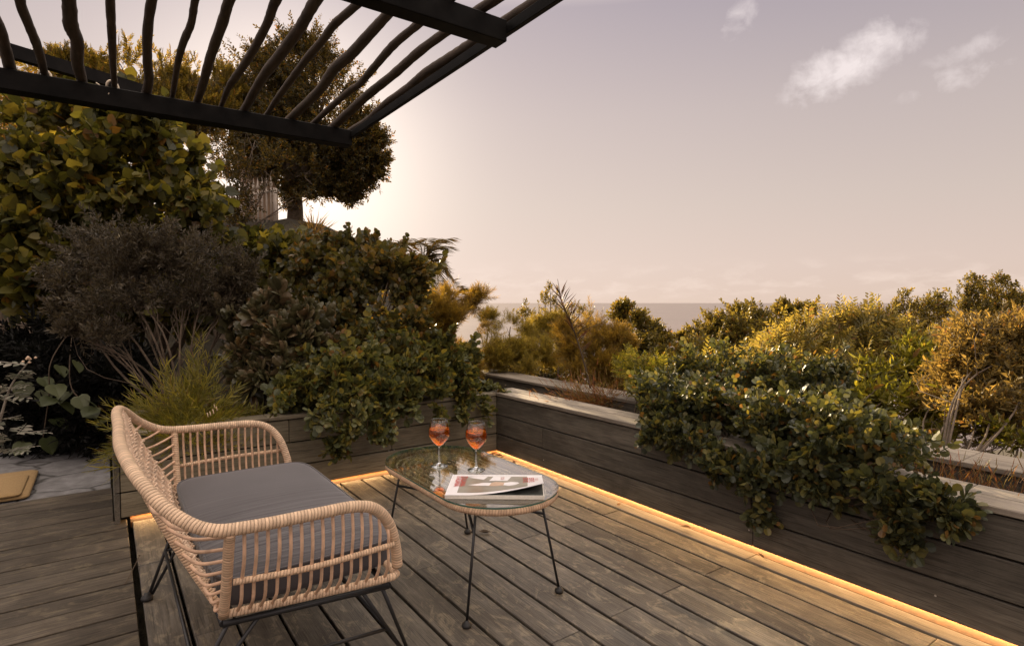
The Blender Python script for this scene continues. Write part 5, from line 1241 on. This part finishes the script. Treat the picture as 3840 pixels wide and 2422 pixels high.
base = t.ramp(t.math('MAXIMUM', z, 0), [(0, (.62, .475, .40)), (.06, (.61, .48, .415)), (.16, (.54, .445, .394)), (.30, (.445, .372, .360)), (.45, (.31, .265, .305)), (.62, (1.5, 1.29, 1.13)), (1, (2.25, 1.93, 1.65))])  # overhead stops brightened out of view, added fill for the foreground
sunf = t.math('MAXIMUM', dotv(sd), 0)
glow = t.math('ADD', t.math('MULTIPLY', t.math('POWER', sunf, 4), .13), t.math('MULTIPLY', t.math('POWER', sunf, 55), .70))
gl = t.n('ShaderNodeMix', data_type='RGBA', blend_type='ADD'); gl.inputs[0].default_value = 1; t.l(base, gl.inputs[6])
gc = t.n('ShaderNodeMix', data_type='RGBA', blend_type='MULTIPLY'); gc.inputs[0].default_value = 1; gc.inputs[6].default_value = (1, .86, .70, 1); t.l(glow, gc.inputs[7]); t.l(gc.outputs[2], gl.inputs[7])
col = gl.outputs[2]
back = t.ramp(t.math('ADD', t.math('MULTIPLY', dotv((-math.sin(YAW), -math.cos(YAW), 0)), .5), .5), [(.45, (1, 1, 1)), (.75, (1.25, 1.2, 1.2))])  # sky behind the camera brightened as well, unseen added fill
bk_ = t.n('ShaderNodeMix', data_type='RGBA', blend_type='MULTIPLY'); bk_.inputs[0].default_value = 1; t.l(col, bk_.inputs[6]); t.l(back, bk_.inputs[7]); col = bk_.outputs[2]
# clouds: wisps high at the right, a low bank along the horizon
nz = t.noise(t.mapping(dirv, (1, 1, 1.6)), 9, 8, .62, .7)
acc = None
for x, y, a_, b__, ang, amt in ((1925, 180, .055, .034, -32, 1.0), (2000, 150, .055, .038, -25, 1.0), (2060, 105, .04, .032, -30, .9), (2115, 100, .035, .026, -30, .8), (1735, 42, .03, .024, -30, .75), (2290, 120, .05, .020, -12, .6), (2260, 180, .07, .020, -10, .65)):
    c = at(x, y, 1) - CAM; c /= np.linalg.norm(c); h = np.cross(c, [0, 0, 1.]); h /= np.linalg.norm(h); v_ = np.cross(h, c)
    ca, sa = math.cos(R(-ang)), math.sin(R(-ang)); ax = h * ca + v_ * sa; ay = -h * sa + v_ * ca
    u_ = t.math('DIVIDE', dotv(ax), a_); q_ = t.math('DIVIDE', dotv(ay), b__)
    r2 = t.math('ADD', t.math('MULTIPLY', u_, u_), t.math('MULTIPLY', q_, q_)); fr_ = t.math('GREATER_THAN', dotv(c), .5)
    m_ = t.math('MULTIPLY', t.math('MULTIPLY', t.math('SUBTRACT', 1, t.math('MULTIPLY', r2, .5), clamp=True), fr_), amt)
    acc = m_ if acc is None else t.math('MAXIMUM', acc, m_)
n3 = t.noise(t.mapping(dirv, (1, 1, 1.2)), 22, 8, .60, .25)
wis = t.ramp(t.math('ADD', acc, t.math('MULTIPLY', t.math('SUBTRACT', n3, .5), 1.9)), [(.42, (0, 0, 0)), (1.0, (1, 1, 1))])
col = t.mix(t.math('MULTIPLY', t.math('MULTIPLY', wis, acc), .85), col, (.86, .76, .74))
nb = t.noise(t.mapping(dirv, (1, 1, 3.2)), 15, 7, .6, .3)
bank = t.math('MULTIPLY', t.ramp(z, [(.0, (0, 0, 0)), (.02, (1, 1, 1)), (.045, (.8, .8, .8)), (.075, (0, 0, 0))]), t.ramp(nb, [(.48, (0, 0, 0)), (.66, (1, 1, 1))]))
col = t.mix(t.math('MULTIPLY', bank, .4), col, (.86, .70, .61))
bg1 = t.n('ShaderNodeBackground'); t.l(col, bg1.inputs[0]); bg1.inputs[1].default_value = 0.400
bg2 = t.n('ShaderNodeBackground'); 
mx_ = t.n('ShaderNodeVectorMath', operation='MULTIPLY_ADD'); t.l(sky.outputs[0], mx_.inputs[0]); mx_.inputs[1].default_value = (.70, .70, .70); mx_.inputs[2].default_value = (1, 1, 1)
dv_ = t.n('ShaderNodeVectorMath', operation='DIVIDE'); t.l(sky.outputs[0], dv_.inputs[0]); t.l(mx_.outputs[0], dv_.inputs[1])
t.l(t.mix(1, dv_.outputs[0], (.62, .54, .53), 'MULTIPLY'), bg2.inputs[0]); bg2.inputs[1].default_value = 0.05
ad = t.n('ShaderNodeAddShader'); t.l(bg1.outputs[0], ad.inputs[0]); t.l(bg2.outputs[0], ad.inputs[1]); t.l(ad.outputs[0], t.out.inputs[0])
